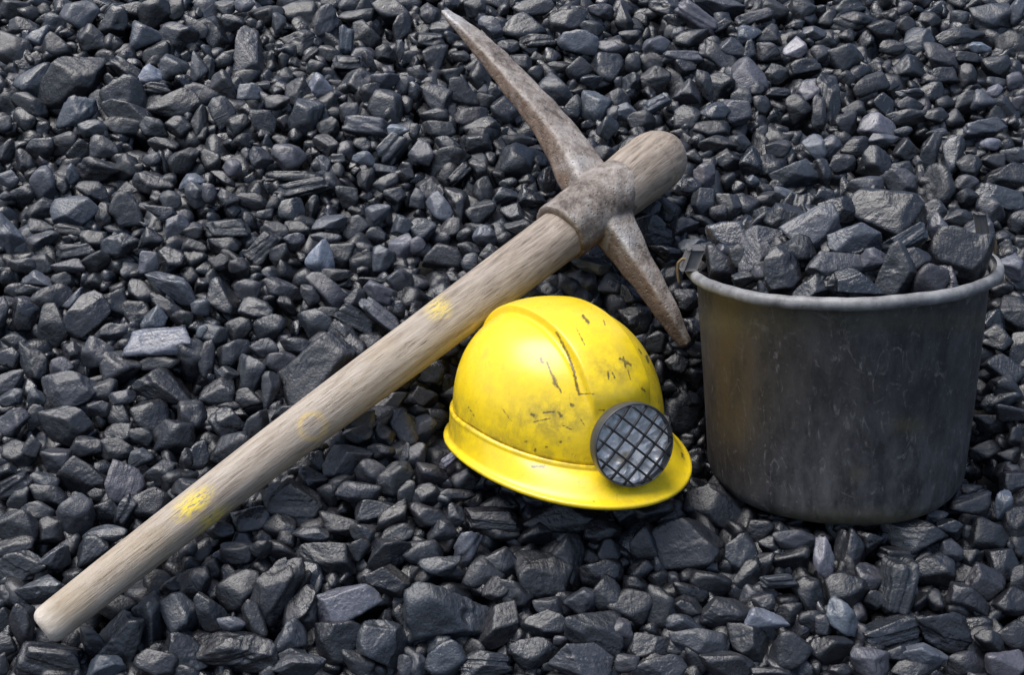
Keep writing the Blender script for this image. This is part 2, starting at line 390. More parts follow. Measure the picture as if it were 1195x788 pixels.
def sweep(path, wid, thk, wdir, nseg=24, power=3.2):
    """bar of superelliptic section along a path; wdir: preferred width direction"""
    path = np.asarray(path); t = np.linspace(0, len(path) - 1, nseg)
    def spl(a):
        a = np.asarray(a, float); i = np.arange(len(a))
        if a.ndim == 1: return np.interp(t, i, a)
        return np.stack([np.interp(t, i, a[:, k]) for k in range(3)], 1)
    P = spl(path)
    for _ in range(3): P[1:-1] = (P[:-2] + 2 * P[1:-1] + P[2:]) / 4
    w_, h_ = spl(wid), spl(thk)
    T = np.gradient(P, axis=0); T /= np.linalg.norm(T, axis=1)[:, None]
    th = np.linspace(0, 2 * np.pi, 40, endpoint=False)
    power = 5.5
    cx = np.sign(np.cos(th)) * np.abs(np.cos(th)) ** (2 / power); sx = np.sign(np.sin(th)) * np.abs(np.sin(th)) ** (2 / power)
    vs = []
    for k in range(nseg):
        a = wdir - T[k] * (wdir @ T[k]); a /= np.linalg.norm(a); b = np.cross(T[k], a)
        vs.append(P[k] + cx[:, None] * w_[k] / 2 * a + sx[:, None] * h_[k] / 2 * b)
    vs = np.concatenate(vs); fs = [tuple(f) for f in grid_faces(40, nseg)]
    fs += [tuple(range(40))[::-1], tuple(range((nseg - 1) * 40, nseg * 40))]
    return vs, fs

def build_head():
    up_px = [(697, 232, .048), (682, 208, .050), (660, 169, .056), (638, 138, .062), (610, 107, .069), (588, 80, .075), (565, 56, .080), (543, 33, .084), (519, 13, .086)]
    up_w = [60, 57, 49, 45, 41, 37, 32, 25, 13]
    lo_px = [(705, 250, .048), (722, 275, .040), (736, 298, .031), (752, 323, .020), (768, 347, .008), (784, 374, -.008), (800, 402, -.028)]
    lo_w = [58, 42, 34, 29, 25, 20, 12]
    def mk(px, wd, thk, wd_):
        P = [hit(x, y, n) for x, y, n in px]
        return sweep(P, [a * px_scale(p) for a, p in zip(wd, P)], thk, wd_, 40)
    parts = [mk(up_px, up_w, [.046, .042, .034, .029, .025, .022, .018, .013, .006], HX * .93 - N * .37), mk(lo_px, lo_w, [.046, .040, .034, .030, .026, .021, .014], HX * .96 - N * .25)]
    # eye: a flattened barrel round the handle
    c0, c1 = float(along(.818)), float(along(.918))
    prof = [(c0, 1.0), (c0 + .001, 1.13), (c0 + .010, 1.15), (c0 * .65 + c1 * .35, 1.13), (c0 * .4 + c1 * .6, 1.14), (c0 * .2 + c1 * .8, 1.12), (c1 - .008, 1.09), (c1 - .001, 1.06), (c1, .98)]
    th = np.linspace(0, 2 * np.pi, 64, endpoint=False); vs = []
    for s_, k in prof:
        c = HA + HX * HLEN * s_; r = 33.0 * px_scale(c) * k
        vs.append(c + (np.cos(th) * r)[:, None] * HT + (np.sin(th) * r * .95)[:, None] * HW)
    vs = np.concatenate(vs); fs = [tuple(f) for f in grid_faces(64, len(prof))] + [tuple(range(64))[::-1], tuple(range(64 * (len(prof) - 1), 64 * len(prof)))]
    parts.append((vs, fs))
    vs, fs = merge(parts)
    me = mesh_from('pick_raw', vs - HA, fs)
    o = bpy.data.objects.new('pick_raw', me); COL.objects.link(o)
    r = o.modifiers.new('r', 'REMESH'); r.mode = 'VOXEL'; r.voxel_size = .0017
    s = o.modifiers.new('s', 'SMOOTH'); s.iterations = 2; s.factor = .5
    dg = bpy.context.evaluated_depsgraph_get(); me2 = bpy.data.meshes.new_from_object(o.evaluated_get(dg))
    bpy.data.objects.remove(o)
    co = np.empty(len(me2.vertices) * 3, np.float32); me2.vertices.foreach_get('co', co); co = co.reshape(-1, 3) + HA
    no = np.empty(len(me2.vertices) * 3, np.float32); me2.vertices.foreach_get('normal', no); no = no.reshape(-1, 3)
    f1 = np.sin(co @ np.array([60, 35, 80]) + 1) * np.sin(co @ np.array([-45, 70, 30])); f2 = np.sin(co @ np.array([190, -140, 110])) * np.sin(co @ np.array([120, 170, -160]) + 2)
    co2 = co + no * (f1 * .0006 + f2 * .0005)[:, None]
    faces = [tuple(p.vertices) for p in me2.polygons]
    p = proj(co2); x, y = p[:, 0], p[:, 1]
    worn = np.clip(np.exp(-(np.hypot(x - 522, y - 16) / 26) ** 2) + .8 * np.exp(-(((x - 727) / 14) ** 2 + ((y - 284) / 20) ** 2)) + .55 * np.exp(-(((x - 668) / 20) ** 2 + ((y - 192) / 10) ** 2)), 0, 1) * sstep(.1, .6, no @ N)
    rust = np.clip(np.maximum(sstep(.35, -.25, no @ N) * .9, sstep(.45, .85, -(no @ HX)) * .75 * (np.abs((co2 - HA) @ HT) > .045)) + .55 * np.exp(-(((x - 672) / 8) ** 2 + ((y - 296) / 10) ** 2)), 0, 1)
    return obj('pick_head', mesh_from('pick_head', co2 - HA, faces, {'worn': worn, 'rustface': rust}), M_IRON, pick)
build_head()

# ------------------------------------------------------------------ helmet
AF, AL, HH, PK = .1090, .1035, .1351, .042
helmet = empty('miner_helmet', HM_P)
tag(helmet, 'scuffed yellow miner\'s helmet with a caged front lamp resting on the coal', 'helmet')
def hm(p): return np.asarray(p) @ HM_R.T + HM_P

def helmet_local():
    nt = 560; th = np.linspace(-np.pi, np.pi, nt, endpoint=False)
    c = np.cos(th); pk = np.clip((c + .25) / 1.25, 0, 1) ** 1.9
    b = np.stack([AF * np.cos(th) + .020 * np.clip(c, 0, 1) ** 1.6, AL * np.sin(th)], 1)
    nrm = np.stack([np.cos(th) / AF, np.sin(th) / AL], 1); nrm /= np.linalg.norm(nrm, axis=1)[:, None]
    zb = .0322 - .019 * np.clip((c - .05) / .95, 0, 1) ** 1.2      # the bead dips towards the peak
    rows = []
    def add(off, z, slope=0.0): rows.append(np.c_[b + nrm * (off + 0 * th)[:, None], z + 0 * th])
    # brim: lip rolled at the edge, then skirt up to a bead
    e = .0095 + .026 * pk; dz = -.015 * pk
    add(e - .0010, dz - .0025); add(e + .0006, dz - .0012); add(e + .0010, dz + .0006); add(e + .0004, dz + .0022); add(e - .0016, dz + .0030); add(e - .004, dz + .0034)
    for k in np.linspace(.12, 1, 16):
        off = e - .004 + (.0033 - .0016 * pk - (e - .004)) * k ** .80
        z = (dz + .0036) * (1 - k) + (zb - .0047) * k + .004 * pk * np.sin(np.pi * k)
        add(off, z)
    add(.0036 - .0018 * pk, zb - .0032); add(.0034 - .0018 * pk, zb - .0018); add(.0024 - .0013 * pk, zb - .0008); add(.0013 - .0007 * pk, zb - .0001)
    nbrim = len(rows)
    for ph in np.concatenate([np.linspace(0.0, .2, 10), np.linspace(.22, np.pi / 2, 150)]):
        s = np.cos(ph) ** .78; z = zb + (HH - zb) * np.sin(ph) ** .96
        rows.append(np.c_[b * s, z + 0 * th])
    R = np.array(rows)                                      # rows, nt, 3
    # crest band over the crown with a step each side, and a shallow side rib
    D = R[nbrim:]
    x, y, z = D[..., 0], D[..., 1], D[..., 2]
    hgt = (z - .0322) / (HH - .0322)
    band = sstep(.0355, .0308, np.abs(y + .0 * x)) * sstep(.22, .50, hgt + .18 * (x < 0)) 
    cr = np.array([0, 0, .045]); out = D - cr; out /= np.linalg.norm(out, axis=-1)[..., None]
    D = D + out * (.0072 * band)[..., None]
    groove = np.exp(-((np.abs(y) - .0375) / .0022) ** 2) * sstep(.30, .55, hgt)
    D = D - out * (.0016 * groove)[..., None]
    R[nbrim:] = D
    return R, nbrim, nt

SCUFFS = [((420, 135), (455, 200), (478, 265), (488, 318), (495, 340), 6.0), ((495, 338), (545, 337), 3.2), ((370, 222), (374, 232), 9), ((388, 232), (412, 290), (436, 332), 4.6),
          ((410, 282), (420, 310), 9), ((508, 82), (526, 104), 8), ((486, 122), (514, 178), 2.4), ((630, 222), (665, 242), 6), ((640, 216), (648, 252), 4), ((655, 260), (664, 292), 2.6),
          ((590, 262), (592, 290), 4.0), ((604, 268), (612, 285), 3.5), ((716, 214), (722, 232), 6), ((340, 405), (346, 408), 7), ((376, 400), (412, 396), 4), ((428, 398), (434, 410), 8),
          ((345, 430), (400, 418), 3), ((350, 520), (352, 526), 6), ((385, 508), (388, 512), 5), ((430, 495), (436, 498), 6), ((340, 577), (382, 577), 7), ((130, 378), (150, 412), 2.6),
          ((238, 380), (276, 432), 2.4), ((700, 318), (712, 330), 5), ((832, 532), (836, 548), 5), ((468, 372), (474, 378), 7), ((575, 95), (580, 110), 3), ((690, 190), (700, 205), 3), ((640, 625), (672, 640), 7),
          ((300, 480), (330, 500), 2.6), ((440, 440), (470, 455), 3.0), ((500, 420), (512, 440), 3.0), ((560, 390), (580, 392), 2.6)]

def seg_dist(x, y, a, b):
    ax, ay = a; bx, by = b; dx, dy = bx - ax, by - ay
    t = np.clip(((x - ax) * dx + (y - ay) * dy) / (dx * dx + dy * dy + 1e-9), 0, 1)
    return np.hypot(x - ax - t * dx, y - ay - t * dy)

def build_helmet():
    R, nb, nt = helmet_local()
    W_ = hm(R.reshape(-1, 3))
    p = proj(W_); x = (p[:, 0] - 500) * 2.815; y = (p[:, 1] - 340) * 2.815
    nloc = R.reshape(-1, 3) - np.array([0, 0, .03]); nw = (nloc / np.linalg.norm(nloc, axis=1)[:, None]) @ HM_R.T
    facing = ((CAM - W_) * nw).sum(1) > 0
    sc = np.zeros(len(W_))
    for s in SCUFFS:
        pts, wd = s[:-1], s[-1]
        d = np.min([seg_dist(x, y, pts[i], pts[i + 1]) for i in range(len(pts) - 1)], axis=0)
        sc = np.maximum(sc, np.clip(1 - d / (wd * 1.5), 0, 1))
    sc *= facing
    dirt = np.clip(.9 * np.exp(-(((x - 400) / 130) ** 2 + ((y - 420) / 60) ** 2)) + .7 * np.exp(-(((x - 610) / 90) ** 2 + ((y - 260) / 60) ** 2)) + .6 * np.exp(-(((x - 760) / 40) ** 2 + ((y - 480) / 160) ** 2))
                   + .9 * np.exp(-(((x - 640) / 60) ** 2 + ((y - 640) / 14) ** 2)) + .5 * np.exp(-(((x - 90) / 50) ** 2 + ((y - 430) / 90) ** 2)) + .20, 0, 1)
    grv = np.zeros(R.shape[:2]); grv[nb - 3:nb + 8] = np.array([.5, .8, 1, 1, .9, .75, .6, .45, .3, .2, .1])[:, None]; grv[0:3] = .5
    dirt = np.clip(dirt + .55 * grv.ravel(), 0, 1)
    L = W_ - HM_P
    for name, r0, r1 in (('brim', 0, nb + 1), ('shell', nb, len(R))):
        i0, i1 = r0 * nt, r1 * nt
        fs = grid_faces(nt, r1 - r0)
        o = obj(name, mesh_from(name, L[i0:i1], fs, {'scuff': sc[i0:i1], 'dirt': dirt[i0:i1]}), M_YEL, helmet)
        so = o.modifiers.new('thickness', 'SOLIDIFY'); so.thickness = .0024; so.offset = -1
build_helmet()

def build_lamp():
    ln = np.array([.95, -.20, .12]); ln /= np.linalg.norm(ln)
    a = np.array([0, 1.0, 0]); a = a - ln * (a @ ln); a /= np.linalg.norm(a); b = np.cross(ln, a)
    c = np.array([AF + .010, -.001, .0345])
    tc = (CAM - hm(c)) @ HM_R; c = c + tc / np.linalg.norm(tc) * .0300 + (RT * .0085 - UP * .0060) @ HM_R
    lamp = empty('headlamp', HM_R @ c); lamp.parent = helmet
    Rl = np.stack([a, b, ln], 1)
    def loc(p): return (np.asarray(p) @ Rl.T) @ HM_R.T           # relative to lamp centre, world axes
    RL = .0392
    seg = 120; t = np.linspace(0, 2 * np.pi, seg, endpoint=False)
    def ringrow(r, z): return np.stack([r * np.cos(t), r * np.sin(t), np.full(seg, z)], 1)
    prof = [(RL * .45, -.075), (RL * .70, -.020), (RL * .90, -.0135), (RL * .97, -.0110), (RL, -.007), (RL * 1.005, .002), (RL * .995, .0042), (RL * .980, .0050), (RL * .962, .0044), (RL * .955, .002), (RL * .95, -.006)]
    vs = np.concatenate([ringrow(*q) for q in prof]); o = obj('bezel', mesh_from('bezel', loc(vs), grid_faces(seg, len(prof))), M_BEZEL, lamp)
    # wire cage
    parts = []; ang = math.radians(47); ca, sa = math.cos(ang), math.sin(ang); n = 5; sp = RL * 2 / 5.6
    for fam in (0, 1):
        for k in range(-2, 3):
            off = (k + (.10 if fam else -.05)) * sp; hl = math.sqrt(max(RL * .955 * RL * .955 - off * off, 0))
            u = np.linspace(-hl, hl, 15); v = np.full(15, off)
            z = .0030 + .0035 * (1 - (u * u + v * v) / RL ** 2) + (.0012 if fam else 0)
            X = (u * ca - v * sa) if fam == 0 else (-v * ca - u * sa) ; Y = (u * sa + v * ca) if fam == 0 else (-v * sa + u * ca)
            parts.append(tube(loc(np.stack([X, Y, z], 1)), .00105 if fam else .0013, 8))
    vs, fs = merge(parts); obj('grille', mesh_from('grille', vs, fs), M_WIRE, lamp)
    # crumpled reflector behind the cage
    nr = 26; rows = []
    for i in range(nr):
        r = RL * .955 * i / (nr - 1) + 1e-4
        x, y = r * np.cos(t), r * np.sin(t)
        z = -.0075 + .0045 * (r / RL) ** 2 + .0016 * np.sin(260 * x + 60 * y) * np.sin(230 * y - 90 * x)
        rows.append(np.stack([x, y, z], 1))
    obj('reflector', mesh_from('reflector', loc(np.concatenate(rows)), grid_faces(seg, nr)), M_REFL, lamp)
build_lamp()

# ------------------------------------------------------------------ bucket
bucket = empty('bucket', BK_BASE)
tag(bucket, 'battered black plastic bucket with a grey worn rim, heaped full of coal', 'bucket')

def build_bucket():
    rb, rt_, H = BK_RB, BK_RT - .0125, BK_H
    prof = [(.02, .004), (rb - .030, .002), (rb - .022, 0)]
    for a in np.linspace(0, np.pi / 2, 9)[1:]: prof.append((rb - .022 + .022 * math.sin(a), .022 - .022 * math.cos(a)))
    for h in np.linspace(.03, H - .012, 60): prof.append((rb + (rt_ - rb) * (h - .022) / (H - .022), h))
    nout = len(prof)
    for h in np.linspace(H - .012, .03, 12): prof.append((rb + (rt_ - rb) * (h - .022) / (H - .022) - .0035, h))
    prof.append((.02, .010))
    seg = 200
    vs, fs = lathe(prof, BK_BASE, BK_AX, BK_FR, seg)
    ang = np.tile(np.linspace(0, 2 * np.pi, seg, endpoint=False), len(prof)); hh = np.repeat([q[1] for q in prof], seg)
    # slight out-of-round and a shallow dent
    rad = vs - BK_BASE; rad = rad - np.outer(rad @ BK_AX, BK_AX); rl = np.linalg.norm(rad, axis=1)[:, None] + 1e-9
    vs = vs + rad / rl * (.0016 * np.sin(2 * ang + .6) + .0010 * np.sin(5 * ang + 14 * hh) - .0025 * np.exp(-(((ang - .45) / .25) ** 2 + ((hh - .11) / .04) ** 2)))[:, None]
    p = proj(vs); x, y = p[:, 0], p[:, 1]
    stain = np.clip(np.exp(-((x - 852) / 27) ** 2) * sstep(620, 420, y) * .95 + .30 * np.exp(-((x - 900) / 60) ** 2) * sstep(560, 380, y), 0, 1) * (hh > .02)
    wear = np.clip(.35 + .65 * sstep(430, 590, y) * sstep(860, 960, x) + .25 * sstep(460, 380, y), 0, 1)
    olive = np.clip(np.exp(-((y - 606) / 9.0) ** 2) * .8 + .5 * np.exp(-(((y - 376) / 12) ** 2)) + .7 * np.exp(-(np.hypot(x - 1000, y - 553) / 9) ** 2) + .7 * np.exp(-(np.hypot((x - 1060) / 2, y - 497) / 9) ** 2), 0, 1)
    ax3 = np.stack([rad @ RT, rad @ BK_FR, hh], 1)
    obj('body', mesh_from('body', vs - BK_BASE, fs, {'stain': stain, 'wear': wear, 'olive': olive, 'cyl': ax3}), M_BUCKET, bucket)
    # rolled rim, a little wavy
    R0 = BK_RT; prof = []
    for a in np.linspace(-1.25 * np.pi, .55 * np.pi, 15):
        prof.append((R0 - .0060 + .0060 * math.cos(a), BK_H - .0066 + .0062 * math.sin(a)))
    vs, fs = lathe(prof, BK_BASE, BK_AX, BK_FR, seg)
    ang = np.tile(np.linspace(0, 2 * np.pi, seg, endpoint=False), len(prof))
    vs = vs + np.outer(.0010 * np.sin(3 * ang + 1) + .0003 * np.sin(11 * ang) + .0002 * np.sin(37 * ang), BK_AX)
    obj('rim', mesh_from('rim', vs - BK_BASE, fs), M_RIM, bucket)
    # two lugs for the bail, and the bent wire ends hooked into them
    for sgn in (-1, 1):
        c = BK_BASE + BK_AX * (BK_H + .004) + np.cross(BK_FR, BK_AX) * -sgn * (BK_RT - .004) + BK_FR * (.006 if sgn < 0 else -.012)
        hgt, wd = (.020, .026) if sgn < 0 else (.038, .016)
        bm = bmesh.new(); bmesh.ops.create_cube(bm, size=1)
        for v in bm.verts:
            k = .72 if v.co.z > 0 else 1.0
            q = RT * v.co.x * (.013 if sgn < 0 else .007) + BK_FR * v.co.y * wd * k + BK_AX * (v.co.z + .28) * hgt + RT * sgn * (-.006 if v.co.z > 0 else .002)
            v.co = Vector(c + q - BK_BASE)
        bmesh.ops.bevel(bm, geom=bm.edges[:], offset=.0032 if sgn < 0 else .002, segments=3, affect='EDGES', profile=.6)
        me = bpy.data.meshes.new('lug'); bm.to_mesh(me); bm.free()
        lug = obj('lug', me, M_LUG, bucket)
        k0 = c + BK_AX * .004 - BK_BASE
        pth = [k0 + RT * sgn * .000, k0 + RT * sgn * .008, k0 + RT * sgn * .012 - BK_AX * .004, k0 + RT * sgn * .0125 - BK_AX * .012, k0 + RT * sgn * .0120 - BK_AX * .019, k0 + RT * sgn * .0110 - BK_AX * .024]
        t_ = np.linspace(0, 5, 30); pth = np.array(pth); pth = np.stack([np.interp(t_, np.arange(6), pth[:, i]) for i in range(3)], 1)
        vs, fs = tube(pth, .0016, 8); obj('wire_hook', mesh_from('wire_hook', vs, fs), M_RUSTWIRE, lug)
build_bucket()

# ------------------------------------------------------------------ coal lumps
_ico = {}
def ico(level):
    if level not in _ico:
        bm = bmesh.new(); bmesh.ops.create_icosphere(bm, subdivisions=level, radius=1); bm.verts.ensure_lookup_table()
        v = np.array([x.co[:] for x in bm.verts]); v /= np.linalg.norm(v, axis=1)[:, None]
        _ico[level] = (v, np.array([[q.index for q in f.verts] for f in bm.faces])); bm.free()
    return _ico[level]

def rock(seed, kind, level):
    """broken lump within [-1,1]^3: a star-shaped body cut by random fracture planes"""
    r_ = np.random.default_rng(seed); d, f = ico(level)
    npl = {'a': 8, 'r': 13, 's': 7, 'w': 7, 'l': 9, 'g': 8}[kind]
    k = {'a': 80, 'r': 22, 's': 50, 'w': 60, 'l': 45, 'g': 50}[kind]
    i = np.arange(npl) + .5; ph = np.arccos(1 - 2 * i / npl); ga = np.pi * (1 + 5 ** .5) * i
    nn = np.stack([np.cos(ga) * np.sin(ph), np.sin(ga) * np.sin(ph), np.cos(ph)], 1)
    q = r_.normal(size=4); q /= np.linalg.norm(q); a_, b_, c_, e_ = q
    Rm = np.array([[1 - 2 * (c_ * c_ + e_ * e_), 2 * (b_ * c_ - e_ * a_), 2 * (b_ * e_ + c_ * a_)], [2 * (b_ * c_ + e_ * a_), 1 - 2 * (b_ * b_ + e_ * e_), 2 * (c_ * e_ - b_ * a_)], [2 * (b_ * e_ - c_ * a_), 2 * (c_ * e_ + b_ * a_), 1 - 2 * (b_ * b_ + c_ * c_)]])
    nn = nn @ Rm.T + r_.normal(scale=.34, size=(npl, 3))
    dist = r_.uniform(.52, .92, npl)
    if kind == 's':
        nn = np.concatenate([nn * np.array([1, .8, .8]), np.array([[0, 1, .1], [0, -1, .15], [.1, .1, 1], [0, .1, -1], [1, .2, .1], [-1, .1, .2]]) + r_.normal(scale=.12, size=(6, 3))])
        dist = np.concatenate([np.full(npl, .98), r_.uniform(.6, .75, 6)])
    if kind == 'w':
        a0 = r_.uniform(0, 6.28)
        tri = np.array([[math.cos(a0 + j * 2.094 + r_.uniform(-.25, .25)), math.sin(a0 + j * 2.094), r_.uniform(-.1, .5)] for j in range(3)])
        nn = np.concatenate([nn, tri]); dist = np.concatenate([np.clip(dist + .1, 0, 1), r_.uniform(.45, .6, 3)])
    nn /= np.linalg.norm(nn, axis=1)[:, None]
    dot = d @ nn.T; rr = np.where(dot > .08, dist / np.maximum(dot, .08), 9.0)
    mn = rr.min(1); r = mn - np.log(np.exp(-k * (np.minimum(rr, mn[:, None] + 1) - mn[:, None])).sum(1)) / k
    r = np.minimum(r, 1.35)
    if kind != 'r' or npl:
        m = 9 if kind == 'r' else 6                            # smaller fracture faces knocked off the corners
        p = d * r[:, None]; cn = r_.normal(size=(m, 3)); cn /= np.linalg.norm(cn, axis=1)[:, None]
        for n_ in cn:
            dt = d @ n_; s0 = (p @ n_).max() * r_.uniform(.78, .94)
            r = np.minimum(r, np.where(dt > .05, s0 / np.maximum(dt, .05), 9))
            p = d * r[:, None]
    # chips and unevenness
    for fr, am, cnt in ((2.2, .03, 3), (5, .016, 4), (11, .012, 4), (24, .008, 6)):
        if kind == 'r': am *= .8
        for _ in range(cnt):
            kv = r_.normal(size=3); kv *= fr * r_.uniform(.7, 1.4) / np.linalg.norm(kv)
            s_ = np.sin(d @ kv + r_.uniform(0, 6.28)); r = r + am * (s_ if fr < 4 else -np.abs(s_) + .6) * .8
    for _ in range(3):                                           # conchoidal bites
        c0 = r_.normal(size=3); c0 /= np.linalg.norm(c0); w0 = r_.uniform(.25, .5)
        g_ = np.arccos(np.clip(d @ c0, -1, 1)) / w0; r = r - .10 * np.clip(1 - g_ * g_, 0, 1) ** 1.5 * (kind != 'r')
    p = d * r[:, None]
    if kind in 'ls':
        ax = np.array([.15, 1.0, .5]) + r_.normal(scale=.3, size=3); ax /= np.linalg.norm(ax)
        h = p @ ax * r_.uniform(3.5, 5.5); st = np.floor(h) + sstep(.35, .65, h - np.floor(h))
        off = np.sin(st * 2.3 + r_.uniform(0, 6)) * .055
        rad = p - np.outer(p @ ax, ax); p = p + rad / (np.linalg.norm(rad, axis=1)[:, None] + .05) * off[:, None]
    lo, hi = p.min(0), p.max(0); p = (p - (lo + hi) / 2) / ((hi - lo) / 2)
    return p, f

